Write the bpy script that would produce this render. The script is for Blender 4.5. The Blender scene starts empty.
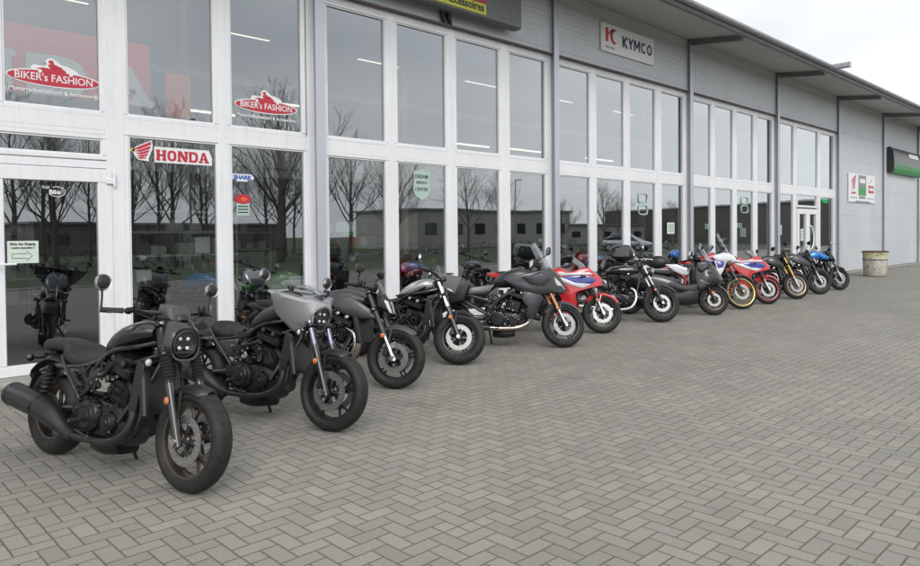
import bpy, bmesh, math, random
from mathutils import Vector, Matrix, Quaternion, noise as mnoise
R_ = math.radians; PI = math.pi
sc = bpy.context.scene; COL = sc.collection
random.seed(11)

# ------------------------------------------------------------------ materials
class NX:
    """tiny expression helper that builds Math nodes"""
    def __init__(s, nt, sock): s.nt = nt; s.s = sock
    def _m(s, op, *a):
        n = s.nt.nodes.new('ShaderNodeMath'); n.operation = op
        for i, v in enumerate((s,) + a):
            if isinstance(v, NX): s.nt.links.new(v.s, n.inputs[i])
            else: n.inputs[i].default_value = v
        return NX(s.nt, n.outputs[0])
    def __add__(s, o): return s._m('ADD', o)
    def __sub__(s, o): return s._m('SUBTRACT', o)
    def __mul__(s, o): return s._m('MULTIPLY', o)
    def __truediv__(s, o): return s._m('DIVIDE', o)
    def floor(s): return s._m('FLOOR')
    def fract(s): return s._m('FRACT')
    def mod(s, o): return s._m('FLOORED_MODULO', o)
    def min(s, o): return s._m('MINIMUM', o)
    def max(s, o): return s._m('MAXIMUM', o)
    def abs(s): return s._m('ABSOLUTE')
    def sin(s): return s._m('SINE')
    def lt(s, o): return s._m('LESS_THAN', o)
    def gt(s, o): return s._m('GREATER_THAN', o)
    def rsub(s, o):
        n = s.nt.nodes.new('ShaderNodeMath'); n.operation = 'SUBTRACT'; n.inputs[0].default_value = o
        s.nt.links.new(s.s, n.inputs[1]); return NX(s.nt, n.outputs[0])

def new_mat(name):
    m = bpy.data.materials.new(name); m.use_nodes = True
    nt = m.node_tree; b = nt.nodes['Principled BSDF']
    return m, nt, b
def noise(nt, scale, detail=4, rough=.6, vec=None):
    n = nt.nodes.new('ShaderNodeTexNoise'); n.inputs['Scale'].default_value = scale
    n.inputs['Detail'].default_value = detail; n.inputs['Roughness'].default_value = rough
    if vec is not None: nt.links.new(vec, n.inputs['Vector'])
    return n
def objco(nt):
    return nt.nodes.new('ShaderNodeTexCoord').outputs['Object']
def ramp(nt, fac, stops):
    r = nt.nodes.new('ShaderNodeValToRGB'); nt.links.new(fac, r.inputs[0])
    e = r.color_ramp.elements
    while len(e) < len(stops): e.new(.5)
    for i, (p, c) in enumerate(stops):
        e[i].position = p; e[i].color = (c[0], c[1], c[2], 1)
    return r.outputs[0]
def pm(name, rgb, rough=.5, metal=0., coat=0., var=.15, scale=6., bump=0., bscale=60., emit=0., spec=.5):
    m, nt, b = new_mat(name)
    co = objco(nt)
    n = noise(nt, scale, 5, .6, co)
    lo = [c * (1 - var) for c in rgb]; hi = [min(1, c * (1 + var)) for c in rgb]
    c = ramp(nt, n.outputs['Fac'], [(.3, lo), (.7, hi)])
    nt.links.new(c, b.inputs['Base Color'])
    rr = NX(nt, n.outputs['Fac']) * (.25 * rough) + rough * .87
    nt.links.new(rr.s, b.inputs['Roughness'])
    b.inputs['Metallic'].default_value = metal
    b.inputs['Coat Weight'].default_value = coat
    b.inputs['Coat Roughness'].default_value = .08
    b.inputs['Specular IOR Level'].default_value = spec
    if bump:
        n2 = noise(nt, bscale, 4, .6, co)
        bp = nt.nodes.new('ShaderNodeBump'); bp.inputs['Strength'].default_value = bump
        bp.inputs['Distance'].default_value = .004
        nt.links.new(n2.outputs['Fac'], bp.inputs['Height']); nt.links.new(bp.outputs[0], b.inputs['Normal'])
    if emit:
        b.inputs['Emission Color'].default_value = (*rgb, 1); b.inputs['Emission Strength'].default_value = emit
    return m

M = {}
M['black'] = pm('black_plastic', (.014, .014, .015), .42, bump=.15, bscale=200)
M['satin'] = pm('satin_black_paint', (.010, .010, .011), .27, coat=.55)
M['gloss'] = pm('gloss_black_paint', (.010, .010, .012), .18, coat=1.)
M['dgrey'] = pm('dark_grey_metal', (.06, .06, .063), .42, metal=.6)
M['case'] = pm('engine_case', (.030, .030, .032), .28, metal=.75, bump=.3, bscale=120)
M['cylm'] = pm('cylinder_grey', (.10, .10, .105), .42, metal=.7, bump=.3, bscale=90)
M['alu'] = pm('aluminium', (.55, .55, .56), .32, metal=1., var=.1)
M['chrome'] = pm('chrome', (.75, .75, .77), .12, metal=1., var=.05)
M['disc'] = pm('brake_steel', (.36, .355, .35), .36, metal=.85, var=.12, scale=30)
M['header'] = pm('exhaust_steel', (.48, .43, .38), .28, metal=1., var=.25, scale=9)
M['rubber'] = pm('handle_rubber', (.012, .012, .012), .6)
M['seat'] = pm('seat_vinyl', (.012, .012, .013), .5, bump=.5, bscale=300)
M['silver'] = pm('silver_paint', (.33, .335, .345), .32, metal=.5, coat=.5, var=.05)
M['brightsilver'] = pm('bright_silver_paint', (.52, .52, .53), .24, metal=.6, coat=.8, var=.05)
M['gunmetal'] = pm('gunmetal_paint', (.055, .057, .062), .38, metal=.6, coat=.25, var=.08)
M['stone'] = pm('matte_graphite_paint', (.075, .076, .080), .42, metal=.4, coat=.15, var=.06)
M['bronze'] = pm('bronze_rim', (.105, .085, .072), .38, metal=.8)
M['rimblack'] = pm('black_rim', (.02, .02, .022), .35, metal=.3)
M['gold'] = pm('gold_anodised', (.62, .42, .13), .30, metal=.9, var=.06)
M['rimgold'] = pm('gold_rim', (.60, .48, .20), .32, metal=.75, var=.06)
M['rimtan'] = pm('tan_gold_rim', (.50, .38, .26), .35, metal=.7, var=.06)
M['copper'] = pm('copper_fork', (.50, .24, .12), .3, metal=.8, var=.06)
M['purple'] = pm('worn_fork_tube', (.22, .20, .29), .25, metal=.8, var=.2, scale=30)
M['red'] = pm('red_paint', (.52, .018, .025), .2, coat=1., var=.05)
M['blue'] = pm('blue_paint', (.03, .055, .30), .2, coat=1., var=.05)
M['bblue'] = pm('bright_blue_paint', (.01, .17, .55), .22, metal=.3, coat=1., var=.05)
M['navyseat'] = pm('navy_seat_vinyl', (.025, .035, .085), .5, bump=.4, bscale=200)
M['white'] = pm('white_paint', (.72, .73, .76), .22, coat=1., var=.04)
M['orange'] = pm('orange_reflector', (.58, .16, .03), .15, coat=1., var=.1)
M['clear'] = pm('clear_lens', (.55, .55, .55), .12, coat=1., var=.1)
M['led'] = pm('headlight_lens', (.62, .63, .65), .15, coat=1., var=.05)
M['lampdark'] = pm('lamp_bowl', (.05, .05, .055), .15, metal=.8, coat=1.)
M['mirror'] = pm('mirror_glass', (.75, .76, .78), .04, metal=1., var=.02)
M['green'] = pm('green_paint', (.04, .20, .03), .25, coat=1., var=.05)
M['plate'] = pm('plate_white', (.6, .6, .6), .4)
M['gunbag'] = pm('case_lid_grey', (.13, .135, .14), .55, bump=.3, bscale=200)

def tyre_mat():
    m, nt, b = new_mat('tyre_rubber')
    uv = nt.nodes.new('ShaderNodeTexCoord').outputs['UV']
    sp = nt.nodes.new('ShaderNodeSeparateXYZ'); nt.links.new(uv, sp.inputs[0])
    u = NX(nt, sp.outputs[0]); v = NX(nt, sp.outputs[1])
    a = (u * 26 + v.abs() * 1.1).fract()          # swept grooves, u in turns, v in half widths
    g = (a - .5).abs().lt(.06) * v.abs().lt(.80) * v.abs().gt(.12)
    a2 = (u * 26 + .5 - v.abs() * .5).fract()
    g2 = (a2 - .5).abs().lt(.05) * v.abs().lt(.45)
    gr = g.max(g2)
    n = noise(nt, 14, 5, .6, objco(nt))
    c = ramp(nt, n.outputs['Fac'], [(.3, (.012, .012, .012)), (.75, (.026, .025, .024))])
    mx = nt.nodes.new('ShaderNodeMix'); mx.data_type = 'RGBA'
    nt.links.new((gr * .8).s, mx.inputs[0]); nt.links.new(c, mx.inputs[6]); mx.inputs[7].default_value = (.008, .008, .008, 1)
    nt.links.new(mx.outputs[2], b.inputs['Base Color'])
    b.inputs['Roughness'].default_value = .60
    b.inputs['Specular IOR Level'].default_value = .35
    bp = nt.nodes.new('ShaderNodeBump'); bp.inputs['Strength'].default_value = .8; bp.inputs['Distance'].default_value = .006
    nt.links.new(gr.rsub(1.).s, bp.inputs['Height']); nt.links.new(bp.outputs[0], b.inputs['Normal'])
    return m
M['tyre'] = tyre_mat()

def glass_mat(name, base, tint, ior_like=.30, col=(1, 1, 1)):
    m, nt, b = new_mat(name); nt.nodes.remove(b)
    out = nt.nodes['Material Output']
    tr = nt.nodes.new('ShaderNodeBsdfTransparent'); tr.inputs[0].default_value = (*tint, 1)
    gl = nt.nodes.new('ShaderNodeBsdfGlossy'); gl.inputs['Roughness'].default_value = 0.0
    gl.inputs['Color'].default_value = (*col, 1)
    ge = nt.nodes.new('ShaderNodeNewGeometry'); dp = nt.nodes.new('ShaderNodeVectorMath'); dp.operation = 'DOT_PRODUCT'
    nt.links.new(ge.outputs['Incoming'], dp.inputs[0]); nt.links.new(ge.outputs['Normal'], dp.inputs[1])
    fr = NX(nt, dp.outputs['Value']).abs().rsub(1.)._m('POWER', 2.0) * .85      # Schlick, the same from both sides of the pane
    n = noise(nt, .35, 3, .5, objco(nt))
    f = fr * (1 - base) + base
    bp = nt.nodes.new('ShaderNodeBump'); bp.inputs['Strength'].default_value = .06; bp.inputs['Distance'].default_value = .05
    nt.links.new(n.outputs['Fac'], bp.inputs['Height']); nt.links.new(bp.outputs[0], gl.inputs['Normal'])
    mix = nt.nodes.new('ShaderNodeMixShader')
    nt.links.new(f.s, mix.inputs[0]); nt.links.new(tr.outputs[0], mix.inputs[1]); nt.links.new(gl.outputs[0], mix.inputs[2])
    nt.links.new(mix.outputs[0], out.inputs['Surface'])
    return m
M['pane'] = glass_mat('window_glass', .155, (.86, .89, .885), col=(.93, .97, 1.))
M['screen'] = glass_mat('smoked_screen', .06, (.74, .76, .78))
M['dscreen'] = glass_mat('dark_screen', .05, (.10, .10, .11))

def paving_mat():
    m, nt, b = new_mat('herringbone_pavers')
    co = objco(nt)
    sp = nt.nodes.new('ShaderNodeSeparateXYZ'); nt.links.new(co, sp.inputs[0])
    # slight wander so that joints are not ruler straight
    wn = noise(nt, 2.2, 3, .6, co)
    wx = NX(nt, wn.outputs['Fac']) * .018
    X = NX(nt, sp.outputs[0]); Y = NX(nt, sp.outputs[1])
    x = (X + wx) / .1; y = (Y - wx) / .1
    i = x.floor(); j = y.floor(); fx = x - i; fy = y - j
    mm = (i - j).mod(4.)
    h = mm.lt(1.5)                                     # 1 on bricks that lie along x
    hv = h.rsub(1.)
    lh = fx + mm                                       # long coordinate of an x brick
    lv = fy + mm.rsub(3.)                              # long coordinate of a y brick
    lng = h * lh + hv * lv
    sht = h * fy + hv * fx
    idx = i - h * mm; idy = j - hv * mm.rsub(3.)
    cmb = nt.nodes.new('ShaderNodeCombineXYZ'); nt.links.new(idx.s, cmb.inputs[0]); nt.links.new(idy.s, cmb.inputs[1])
    wnz = nt.nodes.new('ShaderNodeTexWhiteNoise'); wnz.noise_dimensions = '2D'; nt.links.new(cmb.outputs[0], wnz.inputs['Vector'])
    hs = NX(nt, wnz.outputs['Value'])
    sc2 = nt.nodes.new('ShaderNodeSeparateXYZ'); nt.links.new(wnz.outputs['Color'], sc2.inputs[0])
    h2 = NX(nt, sc2.outputs[1]); h3 = NX(nt, sc2.outputs[2])
    d = lng.min(lng.rsub(2.)).min(sht).min(sht.rsub(1.))
    half = h2.lt(.07)                                  # some bricks are laid as two halves
    d = d.min((lng - 1.).abs() + (half.rsub(1.)) * 2.)
    fine = noise(nt, 260, 3, .7, co); mid = noise(nt, 30, 4, .6, co); big = noise(nt, .55, 5, .62, co); huge = noise(nt, .11, 3, .5, co)
    js = nt.nodes.new('ShaderNodeMapRange'); js.interpolation_type = 'SMOOTHSTEP'
    nt.links.new((d + (NX(nt, mid.outputs['Fac']) - .5) * .03).s, js.inputs[0]); js.inputs[1].default_value = .020; js.inputs[2].default_value = .060
    top = NX(nt, js.outputs[0])
    base = ramp(nt, hs.s, [(0., (.222, .216, .190)), (.35, (.240, .232, .206)), (.7, (.250, .242, .214)), (1., (.272, .262, .232))])
    val = (NX(nt, fine.outputs['Fac']) - .5) * .75 + (NX(nt, mid.outputs['Fac']) - .5) * .16 + (NX(nt, big.outputs['Fac']) - .5) * .42 + (NX(nt, huge.outputs['Fac']) - .5) * .30 + 1.
    hm = nt.nodes.new('ShaderNodeMix'); hm.data_type = 'RGBA'; hm.blend_type = 'MULTIPLY'; hm.inputs[0].default_value = 1
    nt.links.new(base, hm.inputs[6]); nt.links.new(val.s, hm.inputs[7])
    mx = nt.nodes.new('ShaderNodeMix'); mx.data_type = 'RGBA'
    nt.links.new(top.s, mx.inputs[0]); mx.inputs[6].default_value = (.130, .119, .096, 1); nt.links.new(hm.outputs[2], mx.inputs[7])
    # moss and dirt near some joints
    mo = noise(nt, 1.3, 5, .7, co)
    mf = nt.nodes.new('ShaderNodeMapRange'); nt.links.new(mo.outputs['Fac'], mf.inputs[0]); mf.inputs[1].default_value = .56; mf.inputs[2].default_value = .72
    mfac = NX(nt, mf.outputs[0]) * (top.rsub(1.2)) * .5
    mx2 = nt.nodes.new('ShaderNodeMix'); mx2.data_type = 'RGBA'
    nt.links.new(mfac.s, mx2.inputs[0]); nt.links.new(mx.outputs[2], mx2.inputs[6]); mx2.inputs[7].default_value = (.105, .105, .06, 1)
    st = noise(nt, .9, 2, .4, co); sf = nt.nodes.new('ShaderNodeMapRange'); nt.links.new(st.outputs['Fac'], sf.inputs[0]); sf.inputs[1].default_value = .68; sf.inputs[2].default_value = .80
    vo = nt.nodes.new('ShaderNodeTexVoronoi'); vo.inputs['Scale'].default_value = 1.1; nt.links.new(co, vo.inputs['Vector'])
    oil = (NX(nt, vo.outputs['Distance']) + (NX(nt, mid.outputs['Fac']) - .5) * .10).lt(.055) * .30      # old drips and gum
    mx3 = nt.nodes.new('ShaderNodeMix'); mx3.data_type = 'RGBA'; nt.links.new((NX(nt, sf.outputs[0]) * .35).max(oil).s, mx3.inputs[0]); nt.links.new(mx2.outputs[2], mx3.inputs[6]); mx3.inputs[7].default_value = (.12, .115, .10, 1)
    nt.links.new(mx3.outputs[2], b.inputs['Base Color'])
    b.inputs['Roughness'].default_value = .82
    b.inputs['Specular IOR Level'].default_value = .3
    hgt = top * 1.0 + (NX(nt, fine.outputs['Fac'])) * .18 + h3 * .35
    bp = nt.nodes.new('ShaderNodeBump'); bp.inputs['Strength'].default_value = .75; bp.inputs['Distance'].default_value = .006
    nt.links.new(hgt.s, bp.inputs['Height']); nt.links.new(bp.outputs[0], b.inputs['Normal'])
    return m
M['paving'] = paving_mat()
M['frame'] = pm('white_window_frame', (.80, .81, .835), .35, var=.04, scale=1.4)
M['clad'] = pm('silver_cladding', (.555, .58, .61), .5, metal=.12, var=.06, scale=.6)
M['trim'] = pm('grey_steel_trim', (.36, .37, .39), .45, metal=.4, var=.08, scale=1.5)
def streak(m, amt, col=(.30, .28, .24)):
    nt = m.node_tree; b = nt.nodes['Principled BSDF']; src = b.inputs['Base Color'].links[0].from_socket
    mp = nt.nodes.new('ShaderNodeMapping'); mp.inputs['Scale'].default_value = (9, 9, .55); nt.links.new(objco(nt), mp.inputs[0])
    n = noise(nt, 2.2, 6, .7, mp.outputs[0]); n2 = noise(nt, .8, 4, .6, objco(nt))
    r = nt.nodes.new('ShaderNodeMapRange'); nt.links.new(n.outputs['Fac'], r.inputs[0]); r.inputs[1].default_value = .50; r.inputs[2].default_value = .78
    f = NX(nt, r.outputs[0]) * amt * (NX(nt, n2.outputs['Fac']) * 1.6)
    mx = nt.nodes.new('ShaderNodeMix'); mx.data_type = 'RGBA'; nt.links.new(f.s, mx.inputs[0]); nt.links.new(src, mx.inputs[6]); mx.inputs[7].default_value = (*col, 1)
    nt.links.new(mx.outputs[2], b.inputs['Base Color'])
streak(M['frame'], .22); streak(M['clad'], .30)
M['post'] = pm('light_steel_post', (.52, .545, .60), .42, metal=.3, var=.05, scale=1.2)
M['soffit'] = pm('soffit_panel', (.50, .50, .48), .65, var=.07, scale=.8)
M['roofg'] = pm('greenish_roof_edge', (.52, .64, .60), .35, var=.07)
M['steel'] = pm('painted_beam', (.27, .28, .29), .5, metal=.3, var=.15)
M['flash'] = pm('dark_flashing', (.10, .075, .075), .5)
M['conc'] = pm('concrete', (.34, .33, .30), .85, var=.22, scale=5, bump=.4)
M['dfloor'] = pm('showroom_tiles', (.055, .053, .05), .35, var=.2, scale=1)
M['white_in'] = pm('inside_white', (.72, .73, .72), .8, var=.05, scale=.5)
M['iwall'] = pm('inside_wall', (.30, .30, .29), .8, var=.1, scale=.5)
M['iwalld'] = pm('inside_dark_wall', (.055, .05, .048), .8, var=.2, scale=.7)
M['shelf'] = pm('shelf_metal', (.30, .30, .30), .5)
M['banner'] = pm('banner_red', (.75, .02, .045), .6, var=.05)
M['bannerw'] = pm('banner_white', (.68, .70, .70), .6, var=.05)
M['posterO'] = pm('poster_orange', (.75, .12, .04), .6, var=.05)
M['decR'] = pm('decal_red', (.50, .03, .055), .4, var=.03)
M['decW'] = pm('decal_white', (.78, .79, .80), .4, var=.03)
M['decB'] = pm('decal_blue', (.05, .12, .45), .4, var=.03)
M['decY'] = pm('decal_yellow', (.58, .60, .05), .4, var=.03)
M['decG'] = pm('decal_green', (.03, .42, .08), .4, var=.03)
M['navy'] = pm('navy_letters', (.035, .04, .11), .4, var=.03)
M['dec_dark'] = pm('decal_dark', (.03, .035, .035), .4, var=.03)
M['boxgrey'] = pm('light_box_grey', (.15, .155, .16), .5, metal=.2)
M['signgrey'] = pm('sign_grey', (.085, .087, .09), .35, metal=.3)
M['signgreen'] = pm('sign_green', (.03, .26, .07), .4, var=.03)
M['mint'] = pm('decal_mint', (.42, .55, .50), .5, var=.05)
M['paper'] = pm('printed_paper', (.62, .70, .63), .7, var=.04)
M['bark'] = pm('bark', (.15, .14, .12), .9, var=.3, scale=4)
M['grass'] = pm('grass', (.055, .075, .03), .9, var=.4, scale=1.2, bump=.6, bscale=20)
M['asph'] = pm('asphalt', (.055, .055, .055), .85, var=.2, scale=2)
M['hallL'] = pm('light_render', (.42, .41, .37), .8, var=.1, scale=.3)
M['hallG'] = pm('weathered_grey_wall', (.17, .165, .145), .8, var=.25, scale=.3)
M['hallD'] = pm('dark_brown_sheet', (.042, .036, .034), .7, var=.15, scale=.4)
M['winD'] = pm('dark_glazing', (.03, .035, .04), .1, coat=1.)
M['carS'] = pm('car_silver', (.42, .43, .45), .25, metal=.6, coat=1., var=.03)
M['carR'] = pm('car_dark_red', (.20, .02, .02), .25, coat=1., var=.03)
M['hedge'] = pm('hedge_leaves', (.035, .05, .02), .8, var=.4, scale=8)
M['tube'] = pm('fluorescent_tube', (1., .90, .72), .5, emit=1.6, var=.01)
M['panel'] = pm('banner_fill_panel', (1., .93, .80), .5, emit=55.0, var=.01)  # strong glow for the unseen fittings added to light the banner
M['exit'] = pm('exit_light', (.02, .8, .25), .5, emit=1.2, var=.01)

def bin_mat():
    m, nt, b = new_mat('weathered_tub')
    co = objco(nt)
    n = noise(nt, 5, 6, .7, co); n2 = noise(nt, 2.2, 5, .7, co)
    c = ramp(nt, n.outputs['Fac'], [(.34, (.12, .055, .03)), (.42, (.42, .40, .34)), (.60, (.58, .57, .52)), (.8, (.45, .43, .36))])
    sp = nt.nodes.new('ShaderNodeSeparateXYZ'); nt.links.new(co, sp.inputs[0])
    z = NX(nt, sp.outputs[2])
    y = (z + (NX(nt, n2.outputs['Fac']) - .5) * .5).gt(.80) * NX(nt, n.outputs['Fac']).gt(.44)
    mx = nt.nodes.new('ShaderNodeMix'); mx.data_type = 'RGBA'; nt.links.new((y * .75).s, mx.inputs[0])
    nt.links.new(c, mx.inputs[6]); mx.inputs[7].default_value = (.50, .49, .17, 1)
    nt.links.new(mx.outputs[2], b.inputs['Base Color']); b.inputs['Roughness'].default_value = .7
    return m
M['bin'] = bin_mat()
M['rust'] = pm('rusty_rim', (.12, .06, .035), .8, var=.4, scale=12)

# ------------------------------------------------------------------ mesh helpers
def V(*a): return Vector(a)
def crv(pts, k=6, closed=False):
    """Catmull-Rom through pts"""
    pts = [Vector(p) for p in pts]; n = len(pts); out = []
    rng = range(n) if closed else range(n - 1)
    for i in rng:
        if closed: p0, p1, p2, p3 = pts[i - 1], pts[i], pts[(i + 1) % n], pts[(i + 2) % n]
        else: p0 = pts[i - 1] if i else pts[0] * 2 - pts[1]; p1 = pts[i]; p2 = pts[i + 1]; p3 = pts[i + 2] if i + 2 < n else pts[-1] * 2 - pts[-2]
        for s in range(k):
            t = s / k
            out.append(.5 * ((2 * p1) + (p2 - p0) * t + (2 * p0 - 5 * p1 + 4 * p2 - p3) * t * t + (3 * p1 - p0 - 3 * p2 + p3) * t ** 3))
    if not closed: out.append(pts[-1])
    return out

class MB:
    def __init__(s): s.v = []; s.f = []; s.m = []; s.cur = 0; s.uv = {}
    def mat(s, i): s.cur = i; return s
    def add(s, vs, fs):
        o = len(s.v); s.v += [Vector(p) for p in vs]
        for f in fs: s.f.append([o + i for i in f]); s.m.append(s.cur)
    def rings(s, rs, cap=True, closed=True):
        n = len(rs[0]); vs = [p for r in rs for p in r]; fs = []
        for i in range(len(rs) - 1):
            for j in range(n if closed else n - 1):
                a = i * n + j; b = i * n + (j + 1) % n
                fs.append((a, b, b + n, a + n))
        if cap and closed: fs.append(tuple(range(n))[::-1]); fs.append(tuple(range((len(rs) - 1) * n, len(rs) * n)))
        s.add(vs, fs)
    def tube(s, pts, r, n=10, k=0, cap=True):
        pts = [Vector(p) for p in pts]
        rr = list(r) if isinstance(r, (list, tuple)) else [r] * len(pts)
        if k:
            q = crv(pts, k); m = len(pts) - 1
            rr = [rr[min(m, int(i / k))] * (1 - (i / k - int(i / k))) + rr[min(m, int(i / k) + 1)] * (i / k - int(i / k)) for i in range(len(q))]
            pts = q
        rs = []; nrm = None
        for i, p in enumerate(pts):
            t = (pts[min(i + 1, len(pts) - 1)] - pts[max(i - 1, 0)]).normalized()
            if nrm is None:
                nrm = t.cross(Vector((0, 1, 0)))
                if nrm.length < .1: nrm = t.cross(Vector((0, 0, 1)))
            nrm = (nrm - t * nrm.dot(t)).normalized(); b = t.cross(nrm)
            rs.append([p + (nrm * math.cos(a) + b * math.sin(a)) * rr[i] for a in [2 * PI * j / n for j in range(n)]])
        s.rings(rs, cap)
    def box(s, c, d, rot=None, b=0.):
        x, y, z = [q / 2 for q in d]
        if b > 0:
            b = min(b, x * .9, y * .9, z * .9); R = []
            for zz, ins in ((-z, b), (-z + b, 0), (z - b, 0), (z, b)):
                X = x - ins; Y = y - ins
                R.append([V(X - b, -Y, zz), V(X, -Y + b, zz), V(X, Y - b, zz), V(X - b, Y, zz), V(-X + b, Y, zz), V(-X, Y - b, zz), V(-X, -Y + b, zz), V(-X + b, -Y, zz)])
        else:
            R = [[V(x, -y, zz), V(x, y, zz), V(-x, y, zz), V(-x, -y, zz)] for zz in (-z, z)]
        m = rot if rot is not None else Matrix.Identity(3)
        R = [[m @ p + Vector(c) for p in r] for r in R]
        s.rings(R)
    def lathe(s, prof, o, ax=(0, 1, 0), n=24, closed=False, arc=None):
        """prof: (radius, along axis)"""
        ax = Vector(ax).normalized(); o = Vector(o)
        u = ax.cross(Vector((0, 0, 1)));
        if u.length < .1: u = ax.cross(Vector((1, 0, 0)))
        u.normalize(); w = ax.cross(u)
        st = len(s.v)
        vs = []; fs = []; m = len(prof)
        for j in range(n):
            a = 2 * PI * j / n
            for (r, h) in prof: vs.append(o + ax * h + (u * math.cos(a) + w * math.sin(a)) * max(r, 1e-5))
        for j in range(n):
            k2 = (j + 1) % n
            for i in range(m if closed else m - 1):
                i2 = (i + 1) % m
                fs.append((j * m + i, j * m + i2, k2 * m + i2, k2 * m + i))
        s.add(vs, fs)
    def disc(s, c, r, ax, t=.01, n=20):
        s.lathe([(0, 0), (r * .94, 0), (r, t * .3), (r, t), (0, t)], c, ax, n)
    def loft(s, secs, n=22, k=4, e=2.4, y0=0.):
        """secs: (x, zb, zt, halfwidth[, e, widen_top])"""
        full = [tuple(q) + ((e,) if len(q) < 5 else ()) + ((0.,) if len(q) < 6 else ()) for q in secs]
        full = [(q[0], q[1], q[2], q[3], q[4], q[5]) for q in full]
        N = len(full); pts = []
        for i in range(N - 1):
            p0 = full[max(i - 1, 0)]; p1 = full[i]; p2 = full[i + 1]; p3 = full[min(i + 2, N - 1)]
            for q in range(k):
                t = q / k
                pts.append(tuple(.5 * (2 * b + (c - a) * t + (2 * a - 5 * b + 4 * c - d) * t * t + (3 * b - a - 3 * c + d) * t ** 3) for a, b, c, d in zip(p0, p1, p2, p3)))
        pts.append(full[-1])
        rs = []
        def ring(x, zb, zt, w, ee, wd, sc_=1.):
            zc = (zb + zt) / 2; h = (zt - zb) / 2 * sc_; w = w * sc_; r = []
            for j in range(n):
                a = 2 * PI * j / n; ca, sa = math.cos(a), math.sin(a)
                yy = math.copysign(abs(ca) ** (2 / ee), ca); zz = math.copysign(abs(sa) ** (2 / ee), sa)
                r.append(V(x, y0 + yy * w * (1 + wd * zz), zc + zz * h))
            return r
        d0 = (pts[1][0] - pts[0][0]); d1 = (pts[-1][0] - pts[-2][0])
        a, b = pts[0], pts[-1]
        rs.append(ring(a[0] - d0 * .25, *a[1:], sc_=.6))
        for q in pts: rs.append(ring(*q))
        rs.append(ring(b[0] + d1 * .25, *b[1:], sc_=.6))
        s.rings(rs)
    def plate(s, poly, y, t=.02, bulge=.6, sm=0, inset=.16):
        """closed x-z outline, puffed to thickness t either side of y; y may be f(x,z)"""
        P = [V(p[0], 0, p[1]) for p in poly]
        if sm: P = crv(P, sm, True)
        yf = y if callable(y) else (lambda x, z: y)
        c = sum(P, V(0, 0, 0)) / len(P)
        rs = []
        def ring(sc_, off):
            r = []
            for p in P:
                q = c + (p - c) * sc_; r.append(V(q.x, yf(q.x, q.z) + off, q.z))
            return r
        lv = [(.02, 1.), (.55, .94), (1 - inset, .72), (1 - inset * .25, .35), (1., 0.)]
        for a, o in lv: rs.append(ring(a, -t * o))
        for a, o in lv[::-1][1:]: rs.append(ring(a, t * o))
        s.rings(rs)
    def surf(s, grid, nu=4, nv=4, th=.008, mirror=True):
        """grid[i][j] control points; mirrored over y=0 from the first row (row 0 is the centre line)"""
        g = [[Vector(p) for p in r] for r in grid]
        if mirror: g = [[V(p.x, -p.y, p.z) for p in r] for r in g[:0:-1]] + g
        a = [crv(r, nv) for r in g]
        cols = [crv([a[i][j] for i in range(len(a))], nu) for j in range(len(a[0]))]
        m = len(cols); n = len(cols[0]); nr = []
        for j in range(m):
            rr = []
            for i in range(n):
                du = cols[j][min(i + 1, n - 1)] - cols[j][max(i - 1, 0)]; dv = cols[min(j + 1, m - 1)][i] - cols[max(j - 1, 0)][i]
                q = du.cross(dv); rr.append(q.normalized() if q.length > 1e-9 else V(0, 0, 1))
            nr.append(rr)
        vs = [cols[j][i] for j in range(m) for i in range(n)] + [cols[j][i] - nr[j][i] * th for j in range(m) for i in range(n)]
        o = m * n; fs = []
        for j in range(m - 1):
            for i in range(n - 1):
                q = (j * n + i, j * n + i + 1, (j + 1) * n + i + 1, (j + 1) * n + i)
                fs.append(q); fs.append(tuple(o + z for z in q[::-1]))
        bd = [j * n for j in range(m)] + [(m - 1) * n + i for i in range(1, n)] + [j * n + n - 1 for j in range(m - 2, -1, -1)] + list(range(n - 2, 0, -1))
        for q in range(len(bd)):
            p1, p2 = bd[q], bd[(q + 1) % len(bd)]; fs.append((p1, p2, p2 + o, p1 + o))
        s.add(vs, fs)
    def ell(s, c, r, n=14, m=9):
        rs = []
        for i in range(1, m):
            a = PI * i / m
            rs.append([V(c[0] + r[0] * math.sin(a) * math.cos(t), c[1] + r[1] * math.sin(a) * math.sin(t), c[2] + r[2] * math.cos(a)) for t in [2 * PI * j / n for j in range(n)]])
        s.rings(rs)
    def xf(s, mtx): s.v = [mtx @ p for p in s.v]; return s

def mesh(name, mb, mats, ang=38):
    me = bpy.data.meshes.new(name)
    me.from_pydata([tuple(p) for p in mb.v], [], mb.f)
    if not isinstance(mats, (list, tuple)): mats = [mats]
    for m in mats: me.materials.append(M[m] if isinstance(m, str) else m)
    if len(mats) > 1: me.polygons.foreach_set('material_index', mb.m)
    bm = bmesh.new(); bm.from_mesh(me); bmesh.ops.recalc_face_normals(bm, faces=bm.faces); bm.to_mesh(me); bm.free()
    me.polygons.foreach_set('use_smooth', [True] * len(me.polygons))
    me.set_sharp_from_angle(angle=R_(ang))
    me.update(); return me
def obj(name, mb, mats, parent=None, ang=38):
    o = bpy.data.objects.new(name, mesh(name, mb, mats, ang)); COL.objects.link(o)
    if parent is not None: o.parent = parent
    return o
def empty(name, loc=(0, 0, 0), rz=0):
    o = bpy.data.objects.new(name, None); COL.objects.link(o); o.location = loc; o.rotation_euler = (0, 0, rz)
    o.empty_display_size = .1; return o
def tag(o, label, cat, group=None):
    o['label'] = label; o['category'] = cat
    if group: o['group'] = group
    return o
def setting(o, kind='structure'): o['kind'] = kind; return o
def copy_tree(o, parent=None):
    c = o.copy(); COL.objects.link(c)
    if parent is not None: c.parent = parent
    for ch in o.children: copy_tree(ch, c)
    return c
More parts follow.
